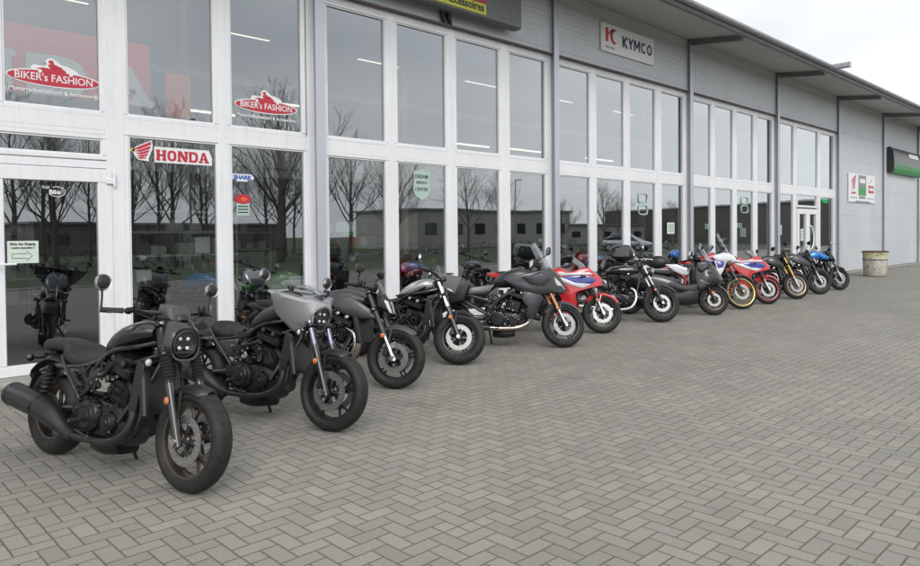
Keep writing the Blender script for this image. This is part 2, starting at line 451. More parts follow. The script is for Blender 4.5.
def text_mb(txt, size, width=None, ext=.002, bold=0., squash=1., gap=1.):
    cu = bpy.data.curves.new('t', 'FONT'); cu.body = txt; cu.size = size; cu.extrude = ext; cu.offset = bold
    cu.space_character = gap; cu.align_x = 'CENTER'; cu.resolution_u = 3
    o = bpy.data.objects.new('t', cu); COL.objects.link(o)
    dg = bpy.context.evaluated_depsgraph_get(); dg.update()
    me = o.evaluated_get(dg).to_mesh()
    vs = [v.co.copy() for v in me.vertices]; fs = [tuple(p.vertices) for p in me.polygons]
    o.evaluated_get(dg).to_mesh_clear(); bpy.data.objects.remove(o); bpy.data.curves.remove(cu)
    if not vs: return MB()
    x0 = min(v.x for v in vs); x1 = max(v.x for v in vs); s = (width / (x1 - x0)) if width else 1.
    b = MB(); b.add([V((v.x - (x0 + x1) / 2) * s, -v.z, v.y * (s if squash == 1. else squash)) for v in vs], fs)   # stands in x-z, faces -y
    return b
def poly_xz(b, pts, y, t=.003):
    """flat polygon slab in x-z"""
    n = len(pts)
    b.add([V(p[0], y, p[1]) for p in pts] + [V(p[0], y - t, p[1]) for p in pts],
          [tuple(range(n)), tuple(range(n, 2 * n))[::-1]] + [(i, (i + 1) % n, n + (i + 1) % n, n + i) for i in range(n)])
def merge(b, o, loc=(0, 0, 0)):
    l = Vector(loc); k = len(b.v); b.v += [p + l for p in o.v]
    for f in o.f: b.f.append([k + i for i in f]); b.m.append(b.cur)

# ------------------------------------------------------------------ the setting: ground
def sheet(name, x0, x1, y0, y1, z, m, n=1):
    b = MB(); b.add([V(x0, y0, z), V(x1, y0, z), V(x1, y1, z), V(x0, y1, z)], [(0, 1, 2, 3)])
    return setting(obj(name, b, m))
sheet('ground', -400, 600, -500, 500, -.012, 'grass')
sheet('paving', -40, 78, -15.5, .0, 0., 'paving'); sheet('parking_lane', 40, 80, -27, -15.5, -.004, 'asph')
b = MB(); b.box((19, -15.6, .0), (118, .16, .10), b=.02); setting(obj('kerb', b, 'conc'))
sheet('road', -300, 500, -41, -34, -.004, 'asph')
b = MB(); b.box((14, -.09, .012), (108, .18, .05), b=.01)
setting(obj('edging_kerb', b, 'conc'))

# ------------------------------------------------------------------ the dealership building
S_ = 5.513; PX = [5.641 + S_ * n for n in range(-3, 9)]      # post positions along the facade
ZT = 2.93; ZW = 5.10; YG = .06                                # transom, head of the glazing, glazing plane
bld = empty('dealership_building', (0, 0, 0))
tag(bld, 'long motorcycle dealership with silver cladding, white framed shop windows and a deep overhanging roof', 'building')

def ribbed(x0, x1, z0, z1, y=0., step=.105, dep=.0024):
    """cladding sheet with fine horizontal ribs"""
    b = MB(); prof = []; z = z0; i = 0
    nxt = math.ceil((z0 - .08) / 1.02) * 1.02 + .08
    while z < z1 - 1e-4:
        prof += [(y, z), (y, min(z + step * .62, z1)), (y + dep, min(z + step * .72, z1)), (y + dep, min(z + step * .90, z1))]
        z += step
        if z > nxt: prof += [(y + .010, z - .006), (y + .010, z + .004)]; nxt += 1.02
    prof.append((y, z1)); prof += [(y + .10, z1), (y + .10, z0)]
    p2 = [prof[0]]
    for q in prof[1:]:
        if abs(q[0] - p2[-1][0]) + abs(q[1] - p2[-1][1]) > 1e-4: p2.append(q)
    n = len(p2)
    b.add([V(x0, q[0], q[1]) for q in p2] + [V(x1, q[0], q[1]) for q in p2], [(i, (i + 1) % n, n + (i + 1) % n, n + i) for i in range(n)] + [tuple(range(n)), tuple(range(n, 2 * n))[::-1]])
    return b
# posts: thin light face standing forward of the glazing, darker web behind it
for x in PX:
    b = MB(); b.mat(0).box((x, -.095, 3.2), (.15, .012, 6.4)); b.mat(1).box((x, .0, 3.2), (.05, .176, 6.4)); b.mat(1).box((x, .094, 3.2), (.14, .01, 6.4))
    obj('column', b, ['post', 'trim'], bld)
# bays
def win(x0, x1, z0, z1, parent, fw=.055, opening=False, pane='pane'):
    """one framed pane; x0..x1,z0..z1 is the visible glass"""
    b = MB(); y = YG
    for (a0, a1, c0, c1) in ((x0 - fw, x1 + fw, z1, z1 + fw), (x0 - fw, x1 + fw, z0 - fw, z0), (x0 - fw, x0, z0, z1), (x1, x1 + fw, z0, z1)):
        b.box(((a0 + a1) / 2, y, (c0 + c1) / 2), (a1 - a0, .07, c1 - c0), b=.008)
    f2 = .016                                                    # glazing bead
    for (a0, a1, c0, c1) in ((x0, x1, z1 - f2, z1), (x0, x1, z0, z0 + f2), (x0, x0 + f2, z0 + f2, z1 - f2), (x1 - f2, x1, z0 + f2, z1 - f2)):
        b.box(((a0 + a1) / 2, y + .004, (c0 + c1) / 2), (a1 - a0, .05, c1 - c0))
    w = obj('window', b, 'frame', parent)
    p = MB(); p.box(((x0 + x1) / 2, y + .012, (z0 + z1) / 2), (x1 - x0, .006, z1 - z0)); obj('pane', p, pane, w)
    return w
def profile_frame(x0, x1, xs, z0, z1, rails):
    """white outer frame with mullions at xs (centre,width) and rails (centre,height)"""
    b = MB(); y = YG + .012
    for (c, wd) in xs: b.box((c, y, (z0 + z1) / 2), (wd, .10, z1 - z0), b=.006)
    for (c, h) in rails: b.box(((x0 + x1) / 2, y + .002, c), (x1 - x0, .094, h), b=.006)
    return obj('window_frame', b, 'frame', bld)
OFF = [(.20, 1.29), (1.53, 2.61), (2.85, 3.96), (4.24, 5.31)]
for n in (1, 3, 4, 5, 6):                                       # glazed bays (1 lies left of the photo)
    x = PX[n]
    if n == 6: up = lo = [(.25, 1.50), (1.78, 3.66), (3.92, 5.26)]
    else: up = lo = OFF
    ms = [(x + .085, .12), (x + S_ - .085, .12)] + [(x + (a[1] + c[0]) / 2, c[0] - a[1] - .10) for a, c in zip(up, up[1:])]
    profile_frame(x + .03, x + S_ - .03, ms, .05, ZW + .03, [(.105, .13), (2.905, .19), (ZW - .005, .08)])
    for a, c in up: win(x + a, x + c, 3.05, 5.00, bld)
    for q, (a, c) in enumerate(lo):
        if n == 6 and q == 1: continue
        win(x + a, x + c, .22, 2.76, bld)
# entrance bay at the left, positions measured
x = PX[2]
profile_frame(x + .03, x + S_ - .03, [(x + .145, .25), (x + S_ - .07, .14), (1.50, .14), (2.865, .205), (4.215, .13)], .05, ZW + .035, [(.105, .13), (2.925, .175), (ZW - .005, .08)])
for a, c in ((.34, 1.36), (1.74, 2.72), (3.01, 4.10), (4.33, 5.42)): win(a, c, 3.05, 5.00, bld)
win(.34, 1.36, .22, 2.76, bld); win(3.02, 4.13, .22, 2.80, bld); win(4.32, 5.45, .22, 2.80, bld)
win(1.62, 2.72, 2.54, 2.73, bld)
b = MB(); b.box((2.17, YG + .012, 2.432), (1.24, .09, .09), b=.006); b.box((2.17, YG + .012, 2.812), (1.24, .09, .06), b=.006); obj('transom_bar', b, 'frame', bld)
def door(x0, x1, z1, gx0, gx1, gz0, gz1, hside):
    b = MB(); y = YG - .012
    for (a0, a1, c0, c1) in ((x0, x1, gz1, z1), (x0, x1, .07, gz0), (x0, gx0, gz0, gz1), (gx1, x1, gz0, gz1)):
        b.box(((a0 + a1) / 2, y, (c0 + c1) / 2), (a1 - a0, .075, c1 - c0), b=.008)
    d = obj('door', b, 'frame', bld)
    p = MB(); p.box(((gx0 + gx1) / 2, y + .01, (gz0 + gz1) / 2), (gx1 - gx0, .006, gz1 - gz0)); obj('pane', p, 'pane', d)
    return d
d = door(1.52, 2.82, 2.38, 1.72, 2.66, .19, 2.22, 0)
b = MB(); b.box((1.63, .005, 1.22), (.035, .012, .24), b=.005); b.tube([(1.63, 0, 1.30), (1.63, -.05, 1.30), (1.64, -.06, 1.30), (1.81, -.06, 1.30)], .012)
b.lathe([(0, -.0), (.012, 0), (.012, -.02), (0, -.02)], (1.63, .0, 1.17), (0, 1, 0), 10)
obj('handle', b, 'frame', d)
b = MB(); b.box((2.80, .0, 2.24), (.10, .03, .07), b=.008); b.tube([(2.84, -.01, 2.18), (2.84, -.01, 2.34)], .013)
obj('hinge', b, 'frame', d)
# double door in the fourth bay
x = PX[6]
win(x + 1.86, x + 3.60, 2.42, 2.78, bld)
for (a, c, gg, hh) in ((x + 1.80, x + 2.72, x + 1.98, x + 2.56), (x + 2.725, x + 3.645, x + 2.90, x + 3.48)):
    d = door(a, c, 2.32, gg, hh, .28, 2.14, 0)
    if c > x + 3:
        b = MB(); b.tube([(a + .09, .0, .95), (a + .09, -.07, .97), (a + .20, -.09, 1.15), (a + .24, -.09, 1.35), (a + .20, -.09, 1.55), (a + .09, -.07, 1.73), (a + .09, 0, 1.75)], .020, k=4)
        obj('handle', b, 'frame', d)
# cladding above the glazing and on the closed bays
for n in range(len(PX) - 1):
    x = PX[n]
    glazed = 1 <= n <= 6
    obj('wall_panel', ribbed(x + .03, x + S_ - .03, ZW + .06 if glazed else .06, 6.46, -.02, .105, .0022 if glazed else .0013), 'clad', bld)
    if glazed:
        b = MB(); b.box((x + S_ / 2, -.035, ZW + .045), (S_ - .16, .09, .022)); obj('flashing', b, 'flash', bld)
b = MB(); b.box((PX[1] + 30.3, .09, .045), (71.5, .14, .09)); obj('plinth', b, 'conc', bld)
XL, XR = PX[0], PX[-1]; LX = XR - XL; XC = (XL + XR) / 2
# roof, soffit, fascia
b = MB()
b.add([V(XL - 1, -1.62, 6.335), V(XR + 1, -1.62, 6.335), V(XR + 1, 15, 8.0), V(XL - 1, 15, 8.0), V(XL - 1, -1.62, 6.395), V(XR + 1, -1.62, 6.395), V(XR + 1, 15, 8.12), V(XL - 1, 15, 8.12)],
      [(0, 1, 2, 3), (4, 7, 6, 5), (0, 4, 5, 1), (2, 6, 7, 3), (0, 3, 7, 4), (1, 5, 6, 2)])
obj('roof', b, 'roofg', bld)
b = MB(); nseg = 60
for i in range(nseg):                                           # soffit boards with small joints
    a = XL - 1 + (LX + 2) * i / nseg; c = XL - 1 + (LX + 2) * (i + 1) / nseg - .012
    b.add([V(a, -1.42, 6.30), V(c, -1.42, 6.30), V(c, .0, 6.47), V(a, .0, 6.47), V(a, -1.42, 6.32), V(c, -1.42, 6.32), V(c, .0, 6.49), V(a, .0, 6.49)],
          [(0, 1, 2, 3), (4, 7, 6, 5), (0, 4, 5, 1), (2, 6, 7, 3), (0, 3, 7, 4), (1, 5, 6, 2)])
obj('soffit', b, 'soffit', bld)
b = MB(); b.mat(0).box((XC, -1.50, 6.285), (LX + 2, .16, .03)); b.box((XC, -1.58, 6.32), (LX + 2, .02, .09)); b.box((XC, -1.43, 6.27), (LX + 2, .02, .06))
b.mat(1).tube([(XL - 1, -1.66, 6.34), (XR + 1, -1.66, 6.34)], .062, n=12)
obj('gutter', b, ['trim', 'steel'], bld)
for n, x in enumerate(PX):
    b = MB(); y1 = -1.43
    for (dz, h, w) in ((0, .014, .10), (-.13, .014, .10), (-.065, .12, .012)):
        b.add([V(x + sx * w / 2, yy, zz + dz + sz * h / 2) for (yy, zz) in ((.0, 6.455), (y1, 6.29)) for sx in (-1, 1) for sz in (-1, 1)],
              [(0, 1, 3, 2), (4, 6, 7, 5), (0, 4, 5, 1), (2, 3, 7, 6), (0, 2, 6, 4), (1, 5, 7, 3)])
    b.box((x, y1 + .02, 6.22), (.12, .02, .16))
    for q in (-.03, .03): b.lathe([(0, 0), (.012, 0), (.012, .012), (0, .012)], (x + q, y1 + .01, 6.2), (0, -1, 0), 6)
    obj('beam', b, 'steel', bld)
x = PX[6]
b = MB(); b.box((x, -1.72, 6.36), (.15, .72, .15), b=.02); b.box((x, -2.09, 6.36), (.17, .03, .17), b=.01)
for q in (-.5, -.2): b.lathe([(0, 0), (.022, 0), (.022, .02), (0, .02)], (x - .076, -1.72 + q + .3, 6.38), (-1, 0, 0), 8)
obj('beam_extension', b, 'trim', bld)
# shell: floor, back, ends, gallery
b = MB(); b.box((XC, 7.2, .03), (LX, 14.0, .06)); obj('floor_slab', b, 'dfloor', bld)
b = MB(); b.box((XC, 14.2, 3.4), (LX, .2, 7.2)); b.box((XL - .05, 7.1, 3.3), (.2, 14.3, 6.6)); b.box((XR + .05, 7.1, 3.3), (.2, 14.3, 6.6))
b.box((27.8, 7.1, 3.3), (.15, 14.0, 6.5))
obj('inner_wall', b, 'iwall', bld)
b = MB(); b.box((16, 9.4, 2.95), (23.4, 9.0, .22)); obj('gallery', b, 'iwall', bld)
b = MB(); b.box((16, 8.2, 1.45), (23.0, .12, 2.7)); obj('dark_partition', b, 'iwalld', bld)
b = MB()
b.box((16, 4.84, 3.35), (23.4, .05, .62)); obj('balustrade', b, 'iwall', bld)
b = MB()
for i in range(5): b.box((5.64 + S_ * i, 4.7, 3.1), (.14, .14, 6.3))
b.box((16, 4.7, 4.75), (23.4, .10, .14)); obj('inner_steelwork', b, 'shelf', bld)
b = MB(); b.box((XC, 7.2, 6.62), (LX, 13.8, .04)); obj('ceiling', b, 'white_in', bld)
b = MB(); b.box((8.4, 14.05, 4.8), (38.6, .06, 3.6)); obj('inner_lining', b, 'white_in', bld)
k = 0
for yy in (.8, 6.5, 11.):  # front row is added, hidden above the glazing, to brighten the banner
    for xx in range(-1, 27, 4):
        b = MB(); b.mat(0).box((xx + .8, yy, 6.30), (1.5, .12, .07), b=.01); b.mat(1).box((xx + .8, yy, 6.262), (1.4, .06, .012))
        t = obj('ceiling_light', b, ['shelf', 'panel' if yy < 1 else 'tube']); tag(t, 'flat lit light fitting under the showroom ceiling, front row added to light the banner', 'ceiling light', 'lit fittings under the showroom ceiling'); k += 1

# ------------------------------------------------------------------ marks on the glass
def decal(name, mb, mats): return obj(name, mb, mats, bld)
def oval(cx, cz, rx, rz, n=40, a=0): return [(cx + rx * math.cos(2 * PI * i / n), cz + rz * math.sin(2 * PI * i / n) + a * rx * math.cos(2 * PI * i / n)) for i in range(n)]
YD = YG + .002
def bf_logo(cx, cz, w):
    """red oval with a rider over it, white rim and small line of text below"""
    b = MB(); s = w / .98
    b.mat(0); poly_xz(b, oval(cx, cz, .49 * s, .10 * s), YD, .002)
    rider = [(-.20, .05), (-.22, .10), (-.19, .135), (-.10, .125), (-.07, .15), (-.09, .17), (-.06, .205), (-.02, .215), (.02, .19), (.06, .16), (.12, .15), (.20, .12), (.24, .07), (.22, .04), (.0, .03)]
    c = (0., .1)
    poly_xz(b, [(cx + (c[0] + (p[0] - c[0]) * 1.12) * s, cz + (c[1] + (p[1] - c[1]) * 1.18) * s) for p in rider], YD - .002, .002)
    for q in (-.15, .17): poly_xz(b, oval(cx + q * s, cz + .075 * s, .062 * s, .058 * s, 20), YD - .0025, .002)
    b.mat(1); poly_xz(b, oval(cx, cz, .47 * s, .083 * s), YD - .0045, .002)
    poly_xz(b, [(cx + p[0] * .92 * s, cz + p[1] * s) for p in [(-.15, .085), (-.20, .10), (-.13, .115), (-.05, .11), (.0, .125), (.08, .13), (.13, .10), (.12, .06), (.05, .045), (-.08, .05)]], YD - .005, .002)
    poly_xz(b, [(cx + p[0] * s, cz + p[1] * s) for p in [(-.05, .115), (-.07, .15), (-.02, .175), (.05, .145), (.085, .135), (.02, .12)]], YD - .005, .002)
    poly_xz(b, oval(cx - .035 * s, cz + .188 * s, .028 * s, .020 * s, 14), YD - .005, .002)
    b.mat(0)
    for q in (-.15, .17):
        poly_xz(b, oval(cx + q * s, cz + .07 * s, .022 * s, .020 * s, 14), YD - .0078, .001)
    merge(b, text_mb("BIKER's FASHION", .1, .80 * s, bold=.001, squash=1.15), (cx, YD - .008, cz - .036 * s))
    merge(b, text_mb('Motorradbekleidung & Accessoires', .06, .92 * s, bold=.0012), (cx, YD - .004, cz - .175 * s))
    return decal('window_decal', b, ['decW', 'decR'])
bf_logo(2.245, 3.37, .96); bf_logo(4.87, 3.37, .96)
# wing and slab-serif word
def slab(b, ch, x, z, h, w, y):
    st = w * .30; sf = h * .17; t = .002
    def r(x0, x1, z0, z1): poly_xz(b, [(x + x0, z + z0), (x + x1, z + z0), (x + x1, z + z1), (x + x0, z + z1)], y, t)
    if ch == 'H':
        for q in (0, w - st * 1.35):
            r(q + st * .18, q + st * 1.17, sf, h - sf); r(q, q + st * 1.35, 0, sf); r(q, q + st * 1.35, h - sf, h)
        r(st, w - st, h * .42, h * .60)
    if ch == 'N':
        r(st * .18, st * .95, sf, h - sf); r(0, st * 1.2, 0, sf); r(w - st * .95, w - st * .18, sf, h - sf); r(w - st * 1.2, w, h - sf, h)
        poly_xz(b, [(x, z + h), (x + st * 1.3, z + h), (x + w - st * .18, z), (x + w - st * 1.2, z)], y - .0005, t)
    if ch in 'OD':
        n = 28; o = []; i = []
        for k in range(n):
            a = 2 * PI * k / n; ca, sa = math.cos(a), math.sin(a)
            e = 2.6
            ox = math.copysign(abs(ca) ** (2 / e), ca); oz = math.copysign(abs(sa) ** (2 / e), sa)
            if ch == 'D' and ca < 0: ox, oz = -1. , (1 if sa > 0 else -1) * (1. if abs(ca) > .3 else 1.) if abs(sa) > .5 else sa * 2
            o.append(V(x + w / 2 + ox * w / 2, y, z + h / 2 + oz * h / 2)); i.append(V(x + w / 2 + ox * w / 2 * .42, y, z + h / 2 + oz * h / 2 * .60))
        m = n; b.add(o + i + [p + V(0, -t, 0) for p in o + i], [(k, (k + 1) % m, m + (k + 1) % m, m + k) for k in range(m)] + [(2 * m + k, 3 * m + k, 3 * m + (k + 1) % m, 2 * m + (k + 1) % m) for k in range(m)])
    if ch == 'A':
        poly_xz(b, [(x + w * .36, z + h), (x + w * .62, z + h), (x + w * .95, z + sf), (x + w * .66, z + sf), (x + w * .46, z + h * .72), (x + w * .28, z + sf), (x + w * .08, z + sf)], y, t)
        r(w * .25, w * .7, h * .28, h * .42); r(-w * .04, w * .38, 0, sf); r(w * .58, w * 1.04, 0, sf)
def wing(b, x, z, s, y, mR, mW):
    """feathered wing pointing left-down, tips to the upper right"""
    b.mat(mW); poly_xz(b, [(x - .02 * s, z + .50 * s), (x + .25 * s, z + .72 * s), (x + .98 * s, z + 1.06 * s), (x + 1.0 * s, z + .62 * s), (x + .80 * s, z + .12 * s), (x + .82 * s, z - .04 * s), (x + .28 * s, z + .02 * s), (x + .10 * s, z + .22 * s)], y, .002)
    b.mat(mR)
    f = [((.03, .50), (.30, .69), (.93, .98), (.92, .82), (.34, .55)), ((.08, .44), (.36, .53), (.90, .76), (.88, .62), (.40, .42)), ((.12, .36), (.42, .40), (.84, .56), (.80, .43), (.44, .28)),
         ((.17, .27), (.48, .26), (.78, .38), (.72, .26), (.48, .15)), ((.24, .18), (.54, .14), (.70, .20), (.62, .09), (.34, .06))]
    for q in f: poly_xz(b, [(x + p[0] * s, z + p[1] * s) for p in q], y - .0025, .002)
b = MB(); wing(b, 3.07, 2.52, .24, YD, 1, 0)
b.mat(0); poly_xz(b, [(3.33, 2.505), (4.07, 2.505), (4.07, 2.60), (4.03, 2.70), (3.33, 2.70)], YD, .002)
b.mat(1); xx = 3.35
for ch, w in (('H', .14), ('O', .125), ('N', .15), ('D', .13), ('A', .14)): slab(b, ch, xx, 2.53, .135, w - .012, YD - .003); xx += w
decal('window_decal', b, ['decW', 'decR'])
b = MB(); b.mat(0); poly_xz(b, [(3.00, 2.62), (3.10, 2.62), (3.10, 2.66), (3.00, 2.66)], YD, .002); decal('window_decal', b, 'decY')
b = MB(); b.mat(0); poly_xz(b, [(4.345, 2.345), (4.64, 2.345), (4.67, 2.37), (4.63, 2.42), (4.345, 2.42)], YD, .002); poly_xz(b, [(4.40, 2.32), (4.58, 2.32), (4.56, 2.345), (4.42, 2.345)], YD, .002)
b.mat(1); merge(b, text_mb('SHARK', .08, .27, bold=.004, squash=.9), (4.50, YD - .003, 2.352)); decal('window_decal', b, ['decW', 'decB'])
b = MB(); b.mat(0); poly_xz(b, [(4.40, 2.03), (4.59, 2.03), (4.59, 1.86), (4.40, 1.86)], YD, .002); b.mat(1); poly_xz(b, oval(4.50, 2.08, .12, .065, 24), YD - .003, .002); b.mat(2); poly_xz(b, oval(4.51, 2.08, .05, .03, 16), YD - .006, .002)
b.mat(3)
for q in range(3): poly_xz(b, [(4.42, 1.99 - q * .04), (4.57, 1.99 - q * .04), (4.57, 1.975 - q * .04), (4.42, 1.975 - q * .04)], YD - .003, .002)
decal('window_decal', b, ['mint', 'decR', 'posterO', 'dec_dark'])
# door: small white ring mark and the paper notice
b = MB(); merge(b, text_mb('Bike', .06, .115, bold=.002), (2.22, YD - .018, 2.075)); merge(b, text_mb('Real', .03, .07), (2.13, YD - .018, 2.135))
ring = [V(2.24 + .085 * math.cos(a) * (1), YD - .018, 2.10 + .055 * math.sin(a)) for a in [R_(t) for t in range(-150, 121, 10)]]
b.tube(ring, .004, 6); decal('window_decal', b, 'decW')
b = MB(); b.mat(0); poly_xz(b, [(1.745, 1.305), (2.045, 1.305), (2.045, 1.55), (1.745, 1.55)], YD - .018, .003)
b.mat(1); merge(b, text_mb('Bitte den Eingang', .03, .24, bold=.0008), (1.895, YD - .022, 1.505)); merge(b, text_mb('rechts benutzen !', .03, .22, bold=.0008), (1.895, YD - .022, 1.465))
ar = [(1.79, 1.36), (1.93, 1.36), (1.93, 1.335), (1.985, 1.385), (1.93, 1.435), (1.93, 1.41), (1.79, 1.41)]
b.tube([V(p[0], YD - .022, p[1]) for p in ar + ar[:1]], .003, 5); decal('paper_notice', b, ['paper', 'dec_dark'])
# shield with three lines of lettering, repeated further right
def shield(cx, cz, s, mats=('mint', 'dec_dark')):
    b = MB(); b.mat(0)
    poly_xz(b, [(cx + p[0] * s, cz + p[1] * s) for p in [(-.5, .62), (-.2, .66), (0, .72), (.2, .66), (.5, .62), (.46, .3), (.52, -.2), (.40, -.5), (.08, -.66), (0, -.75), (-.08, -.66), (-.40, -.5), (-.52, -.2), (-.46, .3)]], YD, .002)
    b.mat(1)
    for t, z, w in (('DREAM', .30, .78), ('SERVICE', .04, .66), ('CENTER', -.28, .80)):
        merge(b, text_mb(t, .28 * s, w * s, bold=.004 * s, squash=1.), (cx, YD - .003, cz + z * s))
    decal('window_decal', b, list(mats))
shield(7.70, 2.41, .36)
def outline8(cx, cz, w, h):
    b = MB()
    for q in (.25, -.25):
        p = [V(cx + w * .5 * math.copysign(abs(math.cos(a)) ** .5, math.cos(a)), YD, cz + q * h + h * .2 * math.copysign(abs(math.sin(a)) ** .5, math.sin(a))) for a in [2 * PI * i / 24 for i in range(25)]]
        b.tube(p, .018, 5)
    decal('window_decal', b, 'mint')
outline8(14.60, 2.25, .38, .55); outline8(20.1, 2.35, .45, .5)
for cx, cz, w, h, mm in ((15.85, 1.68, .36, .28, 'paper'), (17.9, 1.72, .42, .16, 'mint'), (19.7, 1.75, .40, .16, 'mint'), (20.0, 1.55, .3, .3, 'mint'), (22.7, 1.62, .10, .30, 'paper'), (24.45, 1.45, .26, .40, 'paper'), (25.35, 1.55, .3, .25, 'mint')):
    b = MB(); b.mat(0)
    if mm == 'paper':
        poly_xz(b, [(cx - w / 2, cz - h / 2), (cx + w / 2, cz - h / 2), (cx + w / 2, cz + h / 2), (cx - w / 2, cz + h / 2)], YD - .016, .002)
        b.mat(1)
        for q in range(4): poly_xz(b, [(cx - w * .38, cz + h * (.3 - q * .18)), (cx + w * .38, cz + h * (.3 - q * .18)), (cx + w * .38, cz + h * (.26 - q * .18)), (cx - w * .38, cz + h * (.26 - q * .18))], YD - .019, .001)
    else:
        for q in (-.35, 0, .35): b.tube([V(cx + q * w - .05, YD, cz + h * .4), V(cx + q * w + .05, YD, cz + h * .4), V(cx + q * w + .05, YD, cz - h * .4), V(cx + q * w - .05, YD, cz - h * .4), V(cx + q * w - .05, YD, cz + h * .4)], .008, 5)
    decal('window_decal', b, [mm, 'dec_dark'])

# ------------------------------------------------------------------ signs on the wall
b = MB(); b.box((13.82, -.05, 5.825), (2.14, .04, .62), b=.008)
t = obj('sign_board', b, 'decW'); tag(t, 'white board with red crescent emblem and blue KYMCO lettering high on the cladding', 'sign')
b = MB(); yy = -.072
b.mat(0); poly_xz(b, [(12.90, 5.74), (13.00, 5.74), (13.00, 6.04), (12.90, 6.04)], yy, .003)
poly_xz(b, [(13.0, 5.88), (13.0, 5.92), (13.14, 6.04), (13.22, 6.04)], yy, .003)
o = [(13.24 + .17 * math.cos(R_(a)), 5.88 + .165 * math.sin(R_(a))) for a in range(70, 300, 10)]; i_ = [(13.30 + .13 * math.cos(R_(a)), 5.885 + .125 * math.sin(R_(a))) for a in range(290, 79, -10)]
k = min(len(o), len(i_))
for q in range(k - 1):
    r_ = i_[::-1]; poly_xz(b, [o[q], o[q + 1], r_[q + 1], r_[q]], yy, .003)
obj('emblem', b, 'decR', t); b = MB(); b.mat(0); hh = .24; zz = 5.72; st = .055
def bar(p, q, w=st): d = (V(q[0] - p[0], 0, q[1] - p[1])).normalized(); n_ = V(-d.z, 0, d.x) * w / 2; b.add([V(p[0], yy - .002, p[1]) + n_, V(p[0], yy - .002, p[1]) - n_, V(q[0], yy - .002, q[1]) - n_, V(q[0], yy - .002, q[1]) + n_, V(p[0], yy - .006, p[1]) + n_, V(p[0], yy - .006, p[1]) - n_, V(q[0], yy - .006, q[1]) - n_, V(q[0], yy - .006, q[1]) + n_], [(0, 1, 2, 3), (7, 6, 5, 4), (0, 4, 5, 1), (1, 5, 6, 2), (2, 6, 7, 3), (3, 7, 4, 0)])
x = 13.58; bar((x, zz), (x, zz + hh)); bar((x + .02, zz + hh * .45), (x + .15, zz + hh)); bar((x + .02, zz + hh * .5), (x + .16, zz))
x = 13.80; bar((x, zz + hh), (x + .085, zz + hh * .45)); bar((x + .17, zz + hh), (x + .085, zz + hh * .45)); bar((x + .085, zz), (x + .085, zz + hh * .5))
x = 14.05; bar((x, zz), (x, zz + hh)); bar((x + .20, zz), (x + .20, zz + hh)); bar((x + .01, zz + hh), (x + .10, zz + hh * .3), .045); bar((x + .19, zz + hh), (x + .10, zz + hh * .3), .045)
def arc_(cx, a0, a1):
    k = [(cx + .085 * math.cos(R_(a)), zz + hh / 2 + (hh / 2 - .02) * math.sin(R_(a))) for a in range(a0, a1 + 1, 20)]
    for p, q in zip(k, k[1:]): bar(p, q, .05)
arc_(14.43, 50, 310); arc_(14.68, 0, 360)
b.mat(1); merge(b, text_mb('Motorroller', .07, .36), (13.07, yy - .002, 5.60))
obj('lettering', b, ['navy', 'steel'], t)
# light box with red and yellow panel, top of it above the photo
b = MB(); b.box((7.9, -.22, 5.80), (3.9, .22, .96), b=.03); t = obj('light_box_sign', b, 'boxgrey')
tag(t, 'grey light box over the shop windows with a red and yellow panel reading BIKER\'s FASHION', 'sign')
b = MB(); b.mat(0).box((7.45, -.335, 5.89), (2.86, .012, .62)); b.mat(1).box((7.45, -.336, 5.475), (2.86, .012, .19))
b.mat(2); merge(b, text_mb("BIKER's FASHION", .3, 2.7, bold=.006, squash=1.2), (7.45, -.345, 5.66)); b.mat(3); merge(b, text_mb('Motorradbekleidung & Accessoires', .12, 2.75, bold=.003), (7.45, -.345, 5.43))
obj('sign_face', b, ['decR', 'decY', 'decW', 'dec_dark'], t)
b = MB()
for q, dx in ((0, 0), (1, .14)): b.tube([(8.10 + dx, -.14, 5.42), (8.09 + dx, -.07, 5.34), (8.12 + dx, -.065, 5.22), (8.15 + dx, -.065, 5.15)], [.035, .045, .04, .028], 8, k=3)
obj('cable', b, 'black', t)
# white board with three emblems
b = MB(); b.box((30.36, -.05, 3.21), (3.16, .04, 1.10), b=.01)
t = obj('sign_board', b, 'decW'); tag(t, 'white board with red wing, green square and small red square beside the last window', 'sign')
b = MB(); b.mat(0); wing(b, 29.0, 3.12, .62, -.073, 0, 3)
b.mat(0); poly_xz(b, [(29.05, 2.98), (29.55, 2.98), (29.55, 3.05), (29.05, 3.05)], -.073, .003)
b.mat(1); poly_xz(b, [(29.88, 3.26), (30.80, 3.26), (30.80, 3.72), (29.88, 3.72)], -.073, .003)
b.mat(2); poly_xz(b, [(29.88, 2.94), (30.80, 2.94), (30.80, 3.26), (29.88, 3.26)], -.073, .003)
b.mat(3); poly_xz(b, [(30.02, 3.42), (30.66, 3.42), (30.66, 3.58), (30.02, 3.58)], -.077, .003)
b.mat(0); poly_xz(b, [(31.10, 3.06), (31.78, 3.06), (31.78, 3.36), (31.10, 3.36)], -.073, .003); b.mat(3); poly_xz(b, [(31.18, 3.16), (31.70, 3.16), (31.70, 3.26), (31.18, 3.26)], -.077, .003)
b.mat(1); b.tube([(31.1, -.073, 3.44), (31.45, -.073, 3.55), (31.6, -.073, 3.66)], .012, 5)
for (a, c, z, h) in ((28.95, 29.7, 2.84, .03), (29.95, 30.7, 2.86, .09), (30.95, 31.8, 2.84, .03), (29.55, 31.3, 2.70, .045)): poly_xz(b, [(a, z - h / 2), (c, z - h / 2), (c, z + h / 2), (a, z + h / 2)], -.073, .003)
obj('sign_face', b, ['decR', 'steel', 'signgreen', 'decW'], t)
